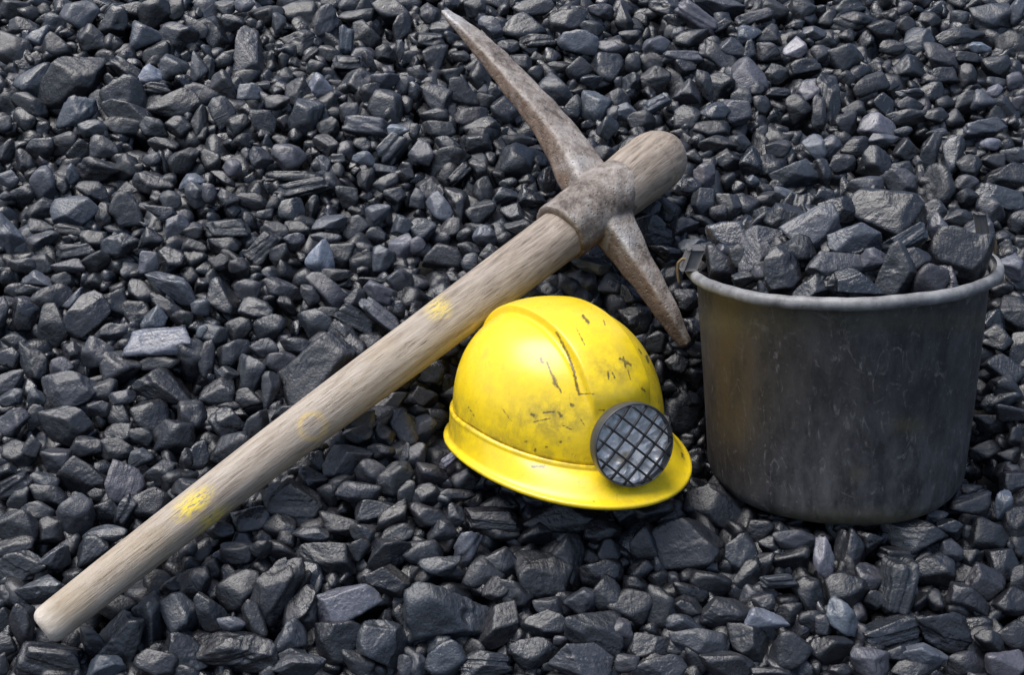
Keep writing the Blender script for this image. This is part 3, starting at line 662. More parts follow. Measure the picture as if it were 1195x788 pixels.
TONE = {1: .006, 2: .014, 3: .020, 4: .042, 5: .095, 6: .19, 7: .28, 8: .44, 9: .60}  # pale steps also hold lit faces and glints, put into the lump's colour
TRACE = """@0 0
460,90,190,150,0,6,r
80,55,140,120,0,3,r
135,155,150,90,0,4
215,205,110,110,0,7,a
315,265,120,150,80,4,r
80,290,180,190,0,4,r
535,240,190,160,20,3,a
655,120,160,150,0,4,a
765,55,140,80,0,4
905,80,150,170,90,3
1020,55,90,110,0,3
820,190,180,140,-25,6,w
1040,230,190,170,0,4,a
1130,170,150,110,45,4
910,310,140,130,0,2,r
1015,395,160,140,0,5,w
1160,390,150,90,90,5
865,435,130,100,0,9,w
720,405,210,100,35,3,s
210,455,200,150,-50,5,a
415,490,360,230,-60,2,r
170,610,190,120,10,3
440,660,220,130,-50,6,a
135,700,120,100,30,3,r
740,570,230,190,0,4,a
740,660,260,110,15,3
1020,610,260,150,-10,3
720,740,220,100,10,2
540,750,150,100,10,5
900,740,140,90,15,4
1160,700,160,80,100,3
1040,740,130,110,0,3
910,520,160,60,0,3,s
580,580,130,110,-40,3
30,720,80,90,0,5
@240 0
225,30,100,80,20,7
120,40,110,80,0,4
150,130,130,90,0,4
50,200,220,110,60,2,s
235,340,320,170,80,5,a
350,100,180,110,0,3
425,135,110,70,90,5
550,80,190,150,0,2,r
705,145,190,130,-65,5,l
830,30,100,60,0,5,r
890,95,200,90,-5,4,r
940,205,140,150,0,3,r
815,240,150,75,92,6,s
530,240,170,140,20,2,a
720,310,120,80,20,3,r
830,365,170,80,0,3,s
945,355,110,60,75,4
1080,70,190,110,40,4
1140,160,170,90,-65,3
1050,310,110,90,20,3
875,465,170,130,0,4,a
1045,455,130,90,-25,7,w
1160,500,100,100,0,5
95,500,150,125,80,4,r
100,355,100,90,0,3,r
20,390,120,60,90,4
255,535,110,80,0,6,a
100,650,160,110,60,4
580,690,180,190,0,5,a
660,500,120,90,50,8,a
540,540,150,140,40,2
420,590,130,80,-15,4
345,710,160,110,60,3
930,725,230,100,8,6,s
1045,620,170,170,0,4,r
830,650,120,90,-60,5
950,540,110,90,0,4
1120,760,110,70,0,8
710,740,110,100,0,2
1160,610,80,100,0,3
700,600,130,120,-40,3
640,390,90,80,0,3
180,720,130,100,-50,3
1130,295,110,45,88,5
@480 0
110,90,100,90,0,4,r
370,50,110,90,0,4
465,150,140,90,40,6,r
650,155,230,150,-10,4,a
190,165,130,100,0,3
120,240,150,90,0,3,s
135,340,140,130,90,2,a
240,430,130,130,-50,2,w
290,325,90,60,10,3
390,450,150,120,60,3,a
150,580,150,150,0,5,a
310,555,170,140,20,5,a
485,540,70,60,0,4
430,590,110,80,30,3
550,640,150,140,30,5,a
45,440,140,80,25,3
20,530,100,80,70,5,g
140,680,150,80,0,3
340,680,170,100,0,4
410,750,180,120,-10,4,a
160,760,160,90,0,4
20,760,60,80,0,4
560,280,110,100,20,4,r
735,245,190,80,-5,3,s
710,40,200,90,0,4
905,130,170,160,40,4,a
1020,85,200,70,20,3,s
1100,60,130,80,10,5
970,250,200,110,8,7,a
1150,280,130,70,20,6
975,400,130,100,-30,4,r
1140,390,160,150,0,4,a
870,390,130,60,0,2
640,370,120,100,60,4
845,530,180,130,40,5,a
1075,620,180,160,85,6,a
935,640,160,90,-60,4
1050,470,110,80,-20,5,g
730,430,90,80,0,3
1140,740,110,120,0,4
820,320,90,80,0,4,g
1050,170,120,90,0,4
1170,660,60,80,0,5
@720 0
470,105,230,100,38,7,s
300,55,220,110,20,3,a
345,120,130,60,10,4
590,35,240,110,15,5,a
790,100,190,70,-18,5,s
610,150,120,60,-35,3,s
760,190,140,90,-20,6,w
1080,75,140,140,0,4,r
920,60,150,120,0,2
40,110,180,90,85,3
75,215,110,70,0,4
230,270,130,100,0,6,r
430,220,180,90,-12,4,r
350,195,70,70,0,5
385,330,190,60,0,6,s
390,385,110,90,0,4
90,365,80,100,0,4
195,360,110,110,0,3
660,290,160,120,10,5,a
600,340,230,110,38,4,s
560,250,100,70,20,3
775,310,110,80,100,4
905,230,140,130,40,3,w
875,320,150,110,35,4,w
1035,290,110,90,-40,8,g
1145,190,120,70,0,5,r
1175,310,90,70,60,5
1040,215,100,60,-20,4
755,450,190,170,70,6,r
815,510,70,70,0,5
925,430,130,110,0,3,r
1070,395,190,90,-8,3,s
1130,510,160,100,-45,7,a
90,480,110,110,40,4,a
225,470,150,140,-20,3,r
405,545,140,130,-20,5,w
515,510,190,90,65,4
590,520,170,150,80,2,a
40,650,150,90,0,6
230,600,160,70,-30,6,s
140,710,140,120,0,3
690,655,140,140,0,6,a
570,650,140,90,-20,5,g
410,690,140,130,20,4
730,580,120,110,50,4
935,540,140,60,0,4,s
840,610,90,90,0,4
1060,640,160,140,90,2,r
1170,650,170,70,90,4
285,570,60,60,0,5,g
550,750,180,90,0,2
20,570,120,90,20,3
@955 0
165,55,200,90,-25,4,s
190,130,200,100,0,3,l
365,175,150,110,0,3,r
505,45,80,70,0,5,r
50,110,90,90,0,3
580,240,150,140,-40,5,a
640,130,130,110,0,2
825,215,240,100,-5,4,r
935,275,110,60,15,8,g
1000,100,230,180,10,5,l
820,95,90,80,40,5
1160,65,130,80,90,6
710,340,210,120,25,4,a
525,410,190,150,-25,4,w
710,440,190,80,-3,3,s
870,340,160,60,5,3,s
870,450,140,100,90,3
1035,390,140,120,0,3,r
1130,270,150,150,0,2,r
500,150,110,100,0,2
150,330,160,140,-30,4
35,320,110,100,70,5
240,430,100,90,0,3
165,460,100,90,0,3
300,500,180,110,-30,4,r
60,600,300,120,88,3,s
160,720,140,110,95,4
205,630,130,80,0,3
390,610,130,120,0,3,g
530,545,140,60,0,5,l
530,610,140,80,0,4
640,540,130,110,0,2
520,690,210,80,0,3
355,740,180,130,20,7,w
420,500,70,60,0,4
680,670,120,80,0,3
790,685,110,100,0,4
735,600,90,80,0,3
850,600,120,110,-20,3
975,600,140,110,20,6,w
1025,530,90,60,-20,8
1140,470,90,80,90,6
1080,630,170,90,35,4,a
960,740,210,80,-10,6,s
1165,600,70,70,0,6
1030,480,100,60,20,4
690,770,110,50,0,5
490,770,90,50,0,5
430,280,130,80,0,2
@0 158
240,70,160,110,-30,4,a
360,50,150,120,0,3,r
470,90,130,130,-35,3,a
610,70,150,130,0,4,a
40,90,130,90,-50,4
140,150,150,90,50,3
45,255,120,90,0,6,r
260,275,170,115,85,6,r
425,230,110,60,95,7
570,200,220,110,-10,4,l
740,190,130,130,0,2
880,140,90,70,0,5
350,280,120,80,70,3
130,345,130,100,10,4,r
30,350,80,50,0,5
440,440,240,150,2,6,r
240,430,170,100,-25,4
600,470,140,100,95,3
550,330,170,110,20,3
745,450,210,150,45,4,a
930,455,170,90,15,5,w
890,280,200,110,10,4,a
1070,140,170,120,-40,3
1110,260,140,70,-15,7,w
1140,350,130,120,95,5,a
990,385,110,110,0,4
1015,540,150,110,-60,6,a
860,610,130,110,-40,3,w
1120,560,110,90,-20,4
40,560,240,150,70,6,a
230,540,150,80,10,3
240,620,190,110,-25,5,w
400,550,170,60,8,2,s
540,610,130,100,0,3
440,675,210,90,-5,4,s
700,640,190,120,-20,4,g
860,735,110,110,-10,7,a
985,730,150,140,0,4,a
240,750,130,100,0,4
400,760,180,70,0,5
560,735,140,100,-15,3
130,760,150,70,0,4
950,60,150,70,15,3
1130,650,120,90,0,3
@240 158
485,130,165,145,0,6,r
325,135,120,120,0,5,r
150,190,100,90,0,6,a
25,150,120,110,90,3,r
100,250,140,60,30,3
700,60,130,120,0,4,a
665,185,120,110,90,5,a
760,210,80,90,0,3
765,140,110,60,0,3,s
530,240,320,60,0,3,s
560,310,290,90,-12,4,s
1080,80,200,90,-50,5,s
920,130,110,70,10,7
1020,200,150,70,15,5
930,260,120,90,90,4,r
1060,290,130,90,-30,4
1150,235,110,80,0,3
830,350,130,110,60,3,a
1100,350,110,90,0,4
20,340,100,80,90,5
130,370,110,80,20,4
270,380,150,80,15,3
500,430,120,120,0,4,a
615,430,140,70,-75,3
400,400,90,80,0,3
340,460,90,60,0,4
120,540,230,90,0,4,s
990,450,140,100,-50,6,w
720,510,180,90,-20,6,a
880,540,160,130,10,4,a
1140,530,120,110,90,5,a
1150,655,150,140,0,7,a
1030,710,130,130,-20,6
920,660,100,70,0,4
650,705,170,130,80,9,w
700,600,150,60,10,5
515,620,110,90,0,5
400,560,140,100,0,3
340,670,240,120,-50,3,s
430,690,120,100,-50,3
800,700,140,140,0,2,r
110,640,160,90,0,2
90,740,120,90,0,3
190,755,100,80,0,4
540,545,140,90,0,3
1000,590,120,100,0,3
@480 158
210,50,130,80,20,5
60,110,130,120,50,6
210,165,230,150,-10,2,a
275,230,140,70,-45,3,s
380,60,160,120,0,4,a
405,185,140,110,60,3,a
605,150,205,190,3,4,a
630,30,170,60,0,2
95,310,120,120,0,4,a
165,420,150,100,50,7,a
280,400,200,100,70,4,a
30,380,110,90,60,5
420,330,130,110,60,3
400,450,150,140,0,3,a
560,280,90,60,0,4
540,350,140,80,-15,5,w
590,450,130,100,10,5,a
700,370,140,100,10,3,g
790,270,140,90,80,4,g
60,545,130,110,20,5,a
225,540,130,110,0,4
320,580,100,90,0,2,r
425,590,110,110,-20,7,a
530,610,100,80,-30,2
175,710,190,140,-10,4,r
30,640,90,80,-40,6
330,670,110,90,0,3
440,690,110,80,-30,3
340,740,90,90,80,5
1130,120,160,110,-10,4
1040,750,200,100,10,5
620,540,140,90,0,2
@720 158
510,235,130,120,-60,6,a
430,290,100,80,0,5,g
500,395,150,120,-80,5,a
590,60,200,100,0,2
640,140,150,110,0,2,a
780,160,160,110,-70,4,g
715,50,110,90,0,4
790,265,70,60,0,6
940,80,130,90,0,4
1150,65,130,130,20,7,a
1060,230,290,140,5,5,a
990,345,140,60,15,7
1140,190,130,50,0,3
655,410,170,110,60,4,a
765,400,150,140,50,4,a
590,450,90,80,0,5
880,370,130,80,0,3
980,460,200,160,0,2,a
830,490,140,70,-40,4,w
200,560,240,150,25,4,a
390,530,150,100,-10,4,a
510,510,140,60,25,3
280,690,180,90,10,3,g
280,440,140,120,40,2
180,430,130,80,0,2
@955 158
60,60,130,110,0,6
210,70,140,110,0,2
380,20,150,60,0,6
345,165,180,150,90,4,a
510,90,150,130,-20,4,a
645,100,190,110,90,4,a
770,120,210,110,-70,5,a
500,195,130,90,20,4
275,300,180,100,-10,5,r
150,310,120,60,80,3
480,280,210,150,20,5,a
690,310,200,190,45,2,a
850,280,110,90,0,5
1010,155,130,90,0,4
1140,120,140,80,0,5
1000,50,100,60,0,8
880,180,130,120,0,3
1090,240,220,140,0,3,a
1070,360,260,110,20,5,s
1000,440,160,120,30,5
860,370,120,110,0,3
1170,500,110,110,0,4
130,170,140,100,0,3
30,210,130,90,80,4
@0 316
225,55,160,80,20,6,a
360,55,110,80,0,3
150,250,170,145,90,4,g
180,120,160,60,5,2,r
300,170,190,140,-40,3,r
435,165,130,80,-60,6,w
510,265,240,190,-70,4,a
650,190,180,160,0,3,a
15,240,150,80,90,5
315,335,230,165,85,3,a
80,410,120,80,0,3,r
660,360,200,100,-15,5,a
820,130,150,110,20,4
800,250,160,130,0,2,a
1010,90,290,120,30,6,a
1170,210,100,90,30,6
980,220,180,80,40,4
1060,290,130,90,0,3
890,295,130,110,-40,6,w
930,415,340,140,-5,8,s
1120,500,230,210,60,4,a
1175,365,80,60,90,6
55,510,120,110,-30,4,g
200,540,240,140,60,3,r
345,560,110,100,-40,6,r
430,490,130,110,90,4,a
555,490,160,140,-65,5,a
695,580,220,180,20,4,w
60,640,170,130,-50,5,a
165,680,90,100,0,4,g
415,680,300,180,-15,5,r
600,720,170,130,-20,4
705,740,120,90,-30,5
920,540,220,90,-10,2
970,680,310,170,12,3,a
60,740,120,90,0,5
215,745,110,90,90,5
720,440,100,80,0,2
@240 316
105,155,200,160,85,4,a
245,115,130,110,0,5,r
300,225,170,110,10,4,a
440,110,210,110,8,4,r
600,140,120,90,40,4
700,120,230,120,40,5,r
770,30,150,70,0,3
870,165,110,110,0,4
1010,140,180,120,35,6,a
960,60,150,40,0,3
1130,70,130,120,40,5,a
1030,270,270,80,38,6,s
890,290,240,100,30,3,s
1120,230,90,70,90,4
380,330,170,150,-20,4,a
190,340,130,120,0,3
50,380,130,120,0,5
630,330,190,170,20,4,r
780,340,120,110,0,3
820,370,140,80,55,4
690,240,140,60,10,3
520,430,150,80,15,4
640,600,530,265,-45,4,s
160,490,160,150,0,4,r
350,455,140,110,20,5,a
440,545,200,120,-15,5,r
265,610,185,145,100,5,r
130,610,110,90,0,4
380,700,190,90,90,4
80,710,170,150,0,3,a
940,430,160,120,-40,3
10,520,200,70,90,4
250,740,130,100,0,2
@0 474
80,100,170,140,-10,5,a
210,65,130,90,90,4
375,115,270,200,5,4,r
570,20,110,80,0,5
700,40,130,130,0,4
870,70,170,160,0,2,r
1120,60,170,150,20,4,a
1010,190,230,200,25,4,a
700,180,170,150,10,3,a
690,250,180,110,0,2
820,170,120,90,30,3
500,250,170,120,10,4,r
325,325,160,140,15,5,a
110,290,160,150,0,3,r
190,240,110,100,60,4
500,420,270,190,10,3,r
725,450,210,190,-80,6,a
820,310,120,100,20,5
930,400,210,150,10,4,a
80,460,190,90,-25,4,s
250,450,150,90,10,5
300,520,220,110,20,3
120,540,150,100,-65,4
220,620,190,110,15,4,r
450,645,210,180,70,5,r
620,610,150,100,-15,3
100,700,220,170,0,3
310,720,150,130,60,3
720,640,200,90,-60,4,s
880,570,190,150,-30,3,r
610,755,220,90,-10,5
1080,490,150,130,-30,3
1150,300,170,110,-60,4,a
570,520,110,70,0,2
20,330,90,90,0,2
1080,310,110,70,90,3
@240 474
140,120,210,170,20,3,l
140,260,220,150,-20,4,r
310,120,170,110,-55,4,a
450,40,130,60,-30,4
815,310,260,170,-25,5,a
610,450,150,130,20,4,w
780,470,160,110,-35,4
540,580,340,190,32,3,s
265,660,210,170,20,3,g
430,710,160,140,0,3,r
890,500,220,130,-15,5,r
960,390,150,130,40,5
1090,430,200,150,-55,4,r
1150,130,200,140,40,5,a
1040,170,140,100,60,3
1020,270,140,80,10,4
1170,290,130,70,90,5
890,170,150,90,0,3
980,610,240,140,-22,4,a
770,690,200,110,8,3
610,755,180,80,0,5
910,740,130,100,0,4
1090,670,230,130,-45,3,a
1165,520,150,90,90,4,r
1110,740,180,90,-10,4
640,330,110,90,80,2
80,720,150,100,0,2
@480 474
60,140,150,150,0,5,r
30,290,130,90,90,5
100,400,170,150,-20,4,r
325,430,150,150,-15,4,a
80,530,170,120,-15,4,r
225,310,110,50,-35,8,s
40,30,100,60,0,4
100,645,190,120,5,4,r
250,640,130,100,80,4
170,730,150,110,-20,5
460,660,300,110,2,3,s
910,650,440,180,0,1,r
510,570,200,100,0,1
260,520,190,70,0,2
520,740,190,90,0,2
710,740,170,110,0,2
1110,730,180,120,0,2
@720 516
590,390,350,210,30,3,r
400,610,370,280,-5,4,a
150,600,200,130,80,3
715,670,220,180,70,4,a
830,520,130,120,0,2
880,600,110,90,20,3
1040,570,230,100,3,5,r
1010,690,200,150,-15,3,a
840,710,160,120,-50,2
200,410,220,120,0,1
40,430,110,100,0,1
@955 516
30,680,220,110,75,8,a
180,630,230,170,85,4,a
310,590,140,120,0,4,g
550,545,330,180,18,4,a
470,670,210,90,8,2,s
870,370,210,120,-8,4,w
680,440,120,80,0,4
760,510,130,110,0,4,g
980,550,200,190,0,3,r
1080,370,150,100,-70,8,g
770,630,110,110,0,5,r
1075,700,180,150,20,3,a
1150,250,150,130,0,4
1110,90,130,90,0,3
980,60,180,120,0,2
1150,490,190,130,90,2,r
890,690,130,110,0,2
1130,170,90,70,0,5
@0 630
80,40,200,110,0,3
130,170,260,180,-15,3,l
320,120,180,110,-45,5,w
540,60,170,150,0,4,a
260,300,270,150,-12,5,a
50,330,130,110,0,3
140,500,215,125,80,4,r
30,470,130,90,90,3
270,710,400,180,3,3,s
540,600,190,110,60,4,a
700,560,240,240,20,4,a
865,490,260,180,70,5,a
920,280,200,190,80,2,r
680,400,190,130,-20,3
1050,430,210,170,60,5,a
1110,260,230,160,-60,4
610,740,180,130,-15,6,a
910,720,210,150,20,4,a
1090,660,240,170,20,3,a
35,610,120,90,80,4
15,730,120,60,90,3
@240 630
190,80,180,110,0,4,r
320,60,110,90,0,3
440,70,180,100,10,3
720,100,310,200,25,3,r
205,290,230,180,-35,3,r
430,310,380,230,-70,4,l
600,210,140,130,0,5,g
570,410,240,180,-70,4,a
830,400,330,230,0,7,a
920,320,120,80,20,5
1060,240,240,160,0,3,a
890,60,110,110,90,4
1050,90,260,170,-20,4,a
280,470,200,110,60,4,r
150,490,140,80,0,6
40,440,250,130,65,4
180,670,430,210,5,3,l
460,580,200,150,-20,5,w
500,670,160,80,-10,4
540,740,260,120,0,5
780,600,250,220,0,3,r
1020,620,280,240,70,5,a
890,700,200,110,50,3
1165,730,110,90,80,5
@480 630
60,60,210,120,10,4
320,50,190,130,-45,6,l
170,150,210,110,-15,5,a
190,400,450,350,-15,5,a
430,185,200,140,5,4,r
540,130,200,140,20,3,r
770,210,330,260,35,3,r
920,130,260,170,65,4,r
580,340,200,170,20,2,a
490,290,150,100,-30,3
480,530,300,200,-30,3,a
790,390,150,110,10,4
760,500,240,160,5,4,a
990,360,170,140,0,5
1080,550,340,260,30,4,a
720,660,240,150,0,4
990,700,310,180,15,5,a
200,690,210,190,0,5,a
430,730,260,140,0,4,l
30,730,110,100,80,5
1140,330,180,150,60,3
1100,200,220,160,0,2,r
870,590,80,60,0,5
1150,80,150,120,90,1
@720 630
80,380,210,190,30,3,r
250,390,215,155,85,3,r
420,310,180,90,25,2
410,400,150,110,30,3
640,430,280,150,5,4,r
870,470,220,120,3,8,w
850,370,110,90,0,4
940,250,190,70,-5,5,s
1125,320,170,140,60,3
400,490,190,90,5,5,r
480,610,300,170,5,5,r
190,610,250,150,-20,4,r
770,620,250,200,15,3,r
1010,640,220,190,-10,4,r
1160,650,130,90,90,3
630,730,280,140,15,4
230,740,280,120,-5,4
1140,480,160,120,15,3,a
540,270,200,130,10,2,r
760,230,220,130,-50,2,r
30,560,170,130,90,5
900,775,200,50,0,4
1000,440,130,120,0,3
60,720,120,90,0,5
@955 630
305,205,150,130,60,5,a
170,310,240,190,10,3,r
445,295,310,170,-80,4,s
680,200,220,190,-25,4,a
965,250,190,170,20,5,a
875,360,230,130,30,5,a
145,460,200,130,45,7,a
410,540,310,160,-3,4,l
740,520,320,180,15,4,l
1020,600,180,100,30,3
620,680,240,125,5,7,r
450,660,130,80,0,4
300,720,200,150,15,6,a
80,650,230,150,-15,3,r
870,720,210,130,-10,4,r
1080,720,210,150,10,6,a
1140,560,180,130,0,3,r
1120,380,190,150,-30,3
570,750,250,90,0,4
130,760,120,60,0,4
25,500,110,80,80,4
1160,230,140,80,90,4
330,350,120,100,0,2
@p
1184,314,28,22,60,7,w
1182,367,34,34,0,2,a
1160,375,26,24,0,3,g
1164,395,34,26,20,3,a
1171,430,40,28,0,4,a
1178,453,34,26,30,4,a
1168,469,40,22,-15,5,a
1181,482,36,18,0,5,a
1146,458,24,20,30,3,a
1160,495,44,18,0,3,a
1188,512,24,24,0,3,a
1188,410,40,22,90,1,a
800,350,24,22,0,2,a
805,440,30,26,0,2,g
808,385,26,24,0,3,g
803,470,28,24,20,2,a
790,425,24,20,0,2,a
815,500,26,22,0,2,a
812,535,26,20,0,2,a
735,345,28,22,10,3,g
712,330,34,26,0,3,a
700,310,30,24,0,4,a
740,375,34,30,0,2,a
765,400,26,22,0,2,a
580,405,26,22,10,3,a
500,430,34,28,0,4,a
520,405,28,24,-20,3,a
490,465,36,26,-20,4,a
505,490,30,22,10,3,a
475,500,30,30,0,4,a
455,470,40,26,-30,4,a
420,495,34,26,-20,3,a
540,395,22,18,0,3,a
470,440,34,24,-40,3,a
520,450,22,26,0,2,a
@b
884,294,62,42,-55,5,a
912,315,50,40,-55,4,a
840,310,38,34,20,4,a
850,277,42,30,0,5,g
808,286,24,20,-40,6,a
824,297,30,26,0,5,a
948,268,60,46,-10,6,a
1000,280,58,32,10,6,a
980,308,66,28,-4,5,a
953,332,50,26,-10,4,a
1003,330,50,28,8,4,g
1049,319,52,44,-60,4,a
1085,328,40,32,-30,5,r
1119,302,68,50,15,4,a
1070,304,28,26,0,4,a
1022,302,28,22,0,6,a
1057,281,52,22,-32,5,s
1098,270,36,30,40,6,g
1142,274,36,34,70,5,w
1040,256,84,58,20,3,a
1079,254,36,26,-40,4,a
1114,256,34,20,0,3,a
985,246,52,26,0,3,a
918,255,44,34,-20,2,a
894,262,36,22,-30,4,a
935,291,32,30,10,3,a
868,326,24,18,0,3,a
1108,340,26,16,-10,3,a
865,300,24,26,0,2,a
"""

lumps = []                                               # (px,py,w,h,angle,tone,kind,in_bucket)
ox = oy = 0; sc_ = .2008; inb = False
for ln in TRACE.strip().splitlines():
    if ln[0] == '@':
        if ln[1:] in ('p', 'b'): ox = oy = 0; sc_ = 1.0; inb = ln[1:] == 'b'
        else: ox, oy = map(float, ln[1:].split()); sc_ = .2008
        continue
    q = ln.split(','); x, y, w_, h_, a, t = map(float, q[:6])
    lumps.append((ox + x * sc_, oy + y * sc_, w_ * sc_, h_ * sc_, a, int(t), q[6] if len(q) > 6 else ('r' if (int(x) * 7 + int(y)) % 5 == 0 else 'a'), inb))

def heap_point(px, py):
    """where the ray meets the coal heaped over the bucket's rim"""
    top = BK_BASE + BK_AX * (BK_H - .012); d = ray(px, py); best = None
    for t in np.linspace(.9, 1.9, 500):
        p = CAM + d * t; q = p - top; h = q @ BK_AX; r = np.linalg.norm(q - BK_AX * h)
        if r < BK_RT - .012 and h < .080 * (1 - (r / .15) ** 2): return p
    return None

def lump_frame(i, L):
    """centre, half-axis matrix (world) for a traced lump"""
    px, py, w_, h_, a, tone, kind, inb = L
    r_ = np.random.default_rng(1000 + i)
    p0 = heap_point(px, py) if inb else None
    size = .0
    if p0 is None: p0 = hit_surf(px, py, 0.0)
    z = (p0 - CAM) @ FW; W_, H_ = w_ / F_PX * z, h_ / F_PX * z
    dep = min(.82 * math.sqrt(W_ * H_), 1.15 * min(W_, H_)) * r_.uniform(.85, 1.1)
    sink = .003 - (.26 - .10 * min(max((max(w_, h_) - 35) / 40, 0), 1)) * dep + (tone - 4) * .0022 + r_.normal() * .0025
    if inb and heap_point(px, py) is not None:
        d = ray(px, py); c = p0 + d / np.linalg.norm(d) * (.32 * dep)
    else: c = hit_surf(px, py, sink)
    z = (c - CAM) @ FW; W_, H_ = w_ / F_PX * z * 1.24, h_ / F_PX * z * 1.24
    ar = math.radians(a); e1 = RT * math.cos(ar) - UP * math.sin(ar); e2 = RT * math.sin(ar) + UP * math.cos(ar); e3 = np.cross(e1, e2)
    # tip the lump a little out of the picture plane so that it sits its own way
    tx, ty = r_.uniform(-.25, .25, 2)
    e3 = e3 + tx * e1 + ty * e2; e3 /= np.linalg.norm(e3)
    return c, np.stack([e1 * W_ / 2, e2 * H_ / 2, e3 * dep / 2], 0), max(w_, h_)

# objects' outlines in the photo, used to keep loose filler coal out of the things themselves
def poly_in(poly, x, y):
    inside = np.zeros(np.shape(x), bool); j = len(poly) - 1
    for i in range(len(poly)):
        (xi, yi), (xj, yj) = poly[i], poly[j]
        cnd = ((yi > y) != (yj > y)) & (x < (xj - xi) * (y - yi) / ((yj - yi) if yj != yi else 1e-9) + xi)
        inside ^= cnd; j = i
    return inside
POLY_H = [(40, 720), (640, 250), (790, 145), (808, 190), (680, 300), (62, 752)]
POLY_M = [(515, 512), (527, 450), (565, 385), (650, 347), (740, 398), (790, 505), (810, 548), (670, 592), (590, 567)]
POLY_B = [(795, 300), (1168, 300), (1165, 345), (1130, 540), (1095, 590), (980, 614), (870, 590), (826, 540), (812, 345)]
POLY_T = [(515, 8), (545, 18), (700, 195), (740, 265), (800, 392), (785, 392), (705, 290), (655, 225), (640, 190)]

area = np.array([L[2] * L[3] for L in lumps])
cx_, cy_ = np.array([L[0] for L in lumps]), np.array([L[1] for L in lumps])
hid = poly_in(POLY_H, cx_, cy_) | poly_in(POLY_M, cx_, cy_) | poly_in(POLY_T, cx_, cy_)
inbk = np.array([L[7] for L in lumps])
order = np.argsort(-(area * np.where(hid, .2, 1) * np.where(inbk, 3, 1)))
single = set(order[:300].tolist())

V_s, F_s, A_s = [], [], []; nv = 0
def push(p, f, tone, gloss, seed):
    global nv
    V_s.append(p); F_s.append(f + nv); nv += len(p)
    A_s.append(np.tile([[tone, gloss, seed]], (len(p), 1)))

def flush(name, label):
    global V_s, F_s, A_s, nv
    A = np.concatenate(A_s)
    o = obj(name, mesh_from(name, np.concatenate(V_s), np.concatenate(F_s), {'tone': A[:, 0], 'gloss': A[:, 1], 'seed': A[:, 2]}), M_COAL)
    tag(o, label, 'coal', kind='stuff'); V_s, F_s, A_s, nv = [], [], [], 0
    return o

made = {}
for i, L in enumerate(lumps):
    c, Mx, wpx = lump_frame(i, L)
    r_ = np.random.default_rng(5000 + i)
    kind, tone = L[6], L[5]
    gl = {'g': .95, 'a': .25, 'r': .12, 's': .2, 'w': .25, 'l': .3}[kind] + r_.uniform(-.1, .25)
    tn = TONE[tone] * r_.uniform(.9, 1.12); sd_ = r_.uniform(0, 9)
    if i in single:
        lev = 5 if wpx > 48 else 4
        p, f = rock(100 + i, kind, lev); P = p @ Mx
        me = mesh_from('coal_lump', P, f, {'tone': np.full(len(P), tn), 'gloss': np.full(len(P), gl), 'seed': np.full(len(P), sd_)})
        o = obj('coal_lump', me, M_COAL); o.location = c; made[i] = o
    elif not L[7]:
        p, f = rock(100 + i, kind, 4 if wpx > 22 else 3); push(p @ Mx + c, f, tn, gl, sd_)

# ---- filler: small pieces in the gaps, a layer underneath, and the heap beyond the frame
SC = 3.0; gw, gh = int((PW + 240) / SC), int((PH + 200) / SC)
cov = np.zeros((gh, gw), bool); yy, xx = np.mgrid[0:gh, 0:gw]; XX, YY = xx * SC - 120, yy * SC - 100
for L in lumps:
    a = math.radians(L[4]); dx, dy = XX - L[0], YY - L[1]
    u = dx * math.cos(a) + dy * math.sin(a); v = -dx * math.sin(a) + dy * math.cos(a)
    cov |= (np.abs(u / (L[2] * .50)) ** 2.4 + np.abs(v / (L[3] * .50)) ** 2.4) < 1
objmask = poly_in(POLY_H, XX, YY) | poly_in(POLY_M, XX, YY) | poly_in(POLY_B, XX, YY) | poly_in(POLY_T, XX, YY)
cov |= objmask
def rand_rock(c, size, level, seed, tone=None, gloss=None):
    r_ = np.random.default_rng(seed)
    kind = 'aaarrgslw'[r_.integers(0, 9)]
    p, f = rock(seed, kind, level)
    q = r_.normal(size=(3, 3)); q, _ = np.linalg.qr(q)
    sc3 = size / 2 * np.array([1.15, .9, .75]) * r_.uniform(.85, 1.15, 3)
    tn = TONE[int(r_.choice([1, 2, 2, 3, 3, 4, 5]))] if tone is None else tone  # mostly dark tones, so the shade of the gaps is partly painted
    push((p * sc3) @ q + c, f, tn, (.9 if kind == 'g' else .2) + r_.uniform(-.1, .2), r_.uniform(0, 9))

def near_things(c, rad):
    q = c - BK_BASE; h = q @ BK_AX; r = np.linalg.norm(q - h * BK_AX)
    if -.01 < h < BK_H and r < BK_RB + .02 * h / BK_H + rad * .75: return True
    q = (c - HM_P) @ HM_R
    if q[2] > -.012 - rad and np.hypot(q[0] / (AF + .03), q[1] / (AL + .02)) < 1 + rad * 4: return True
    return False

nfill = 0
for k in range(9000):
    px, py = rng.uniform(-110, PW + 110), rng.uniform(-90, PH + 90)
    gx, gy = int((px + 120) / SC), int((py + 100) / SC)
    outside = px < -8 or px > PW + 8 or py < -8 or py > PH + 8
    if cov[gy, gx]: continue
    sz = rng.uniform(.030, .058) if outside else rng.uniform(.018, .030)
    c = hit_surf(px, py, -.34 * sz - .009 + rng.normal() * .003)
    if near_things(c, sz / 2): continue
    rp = sz / ((c - CAM) @ FW) * F_PX / 2
    cov |= np.hypot(XX - px, YY - py) < rp * .82
    rand_rock(c, sz, 3, 20000 + k); nfill += 1
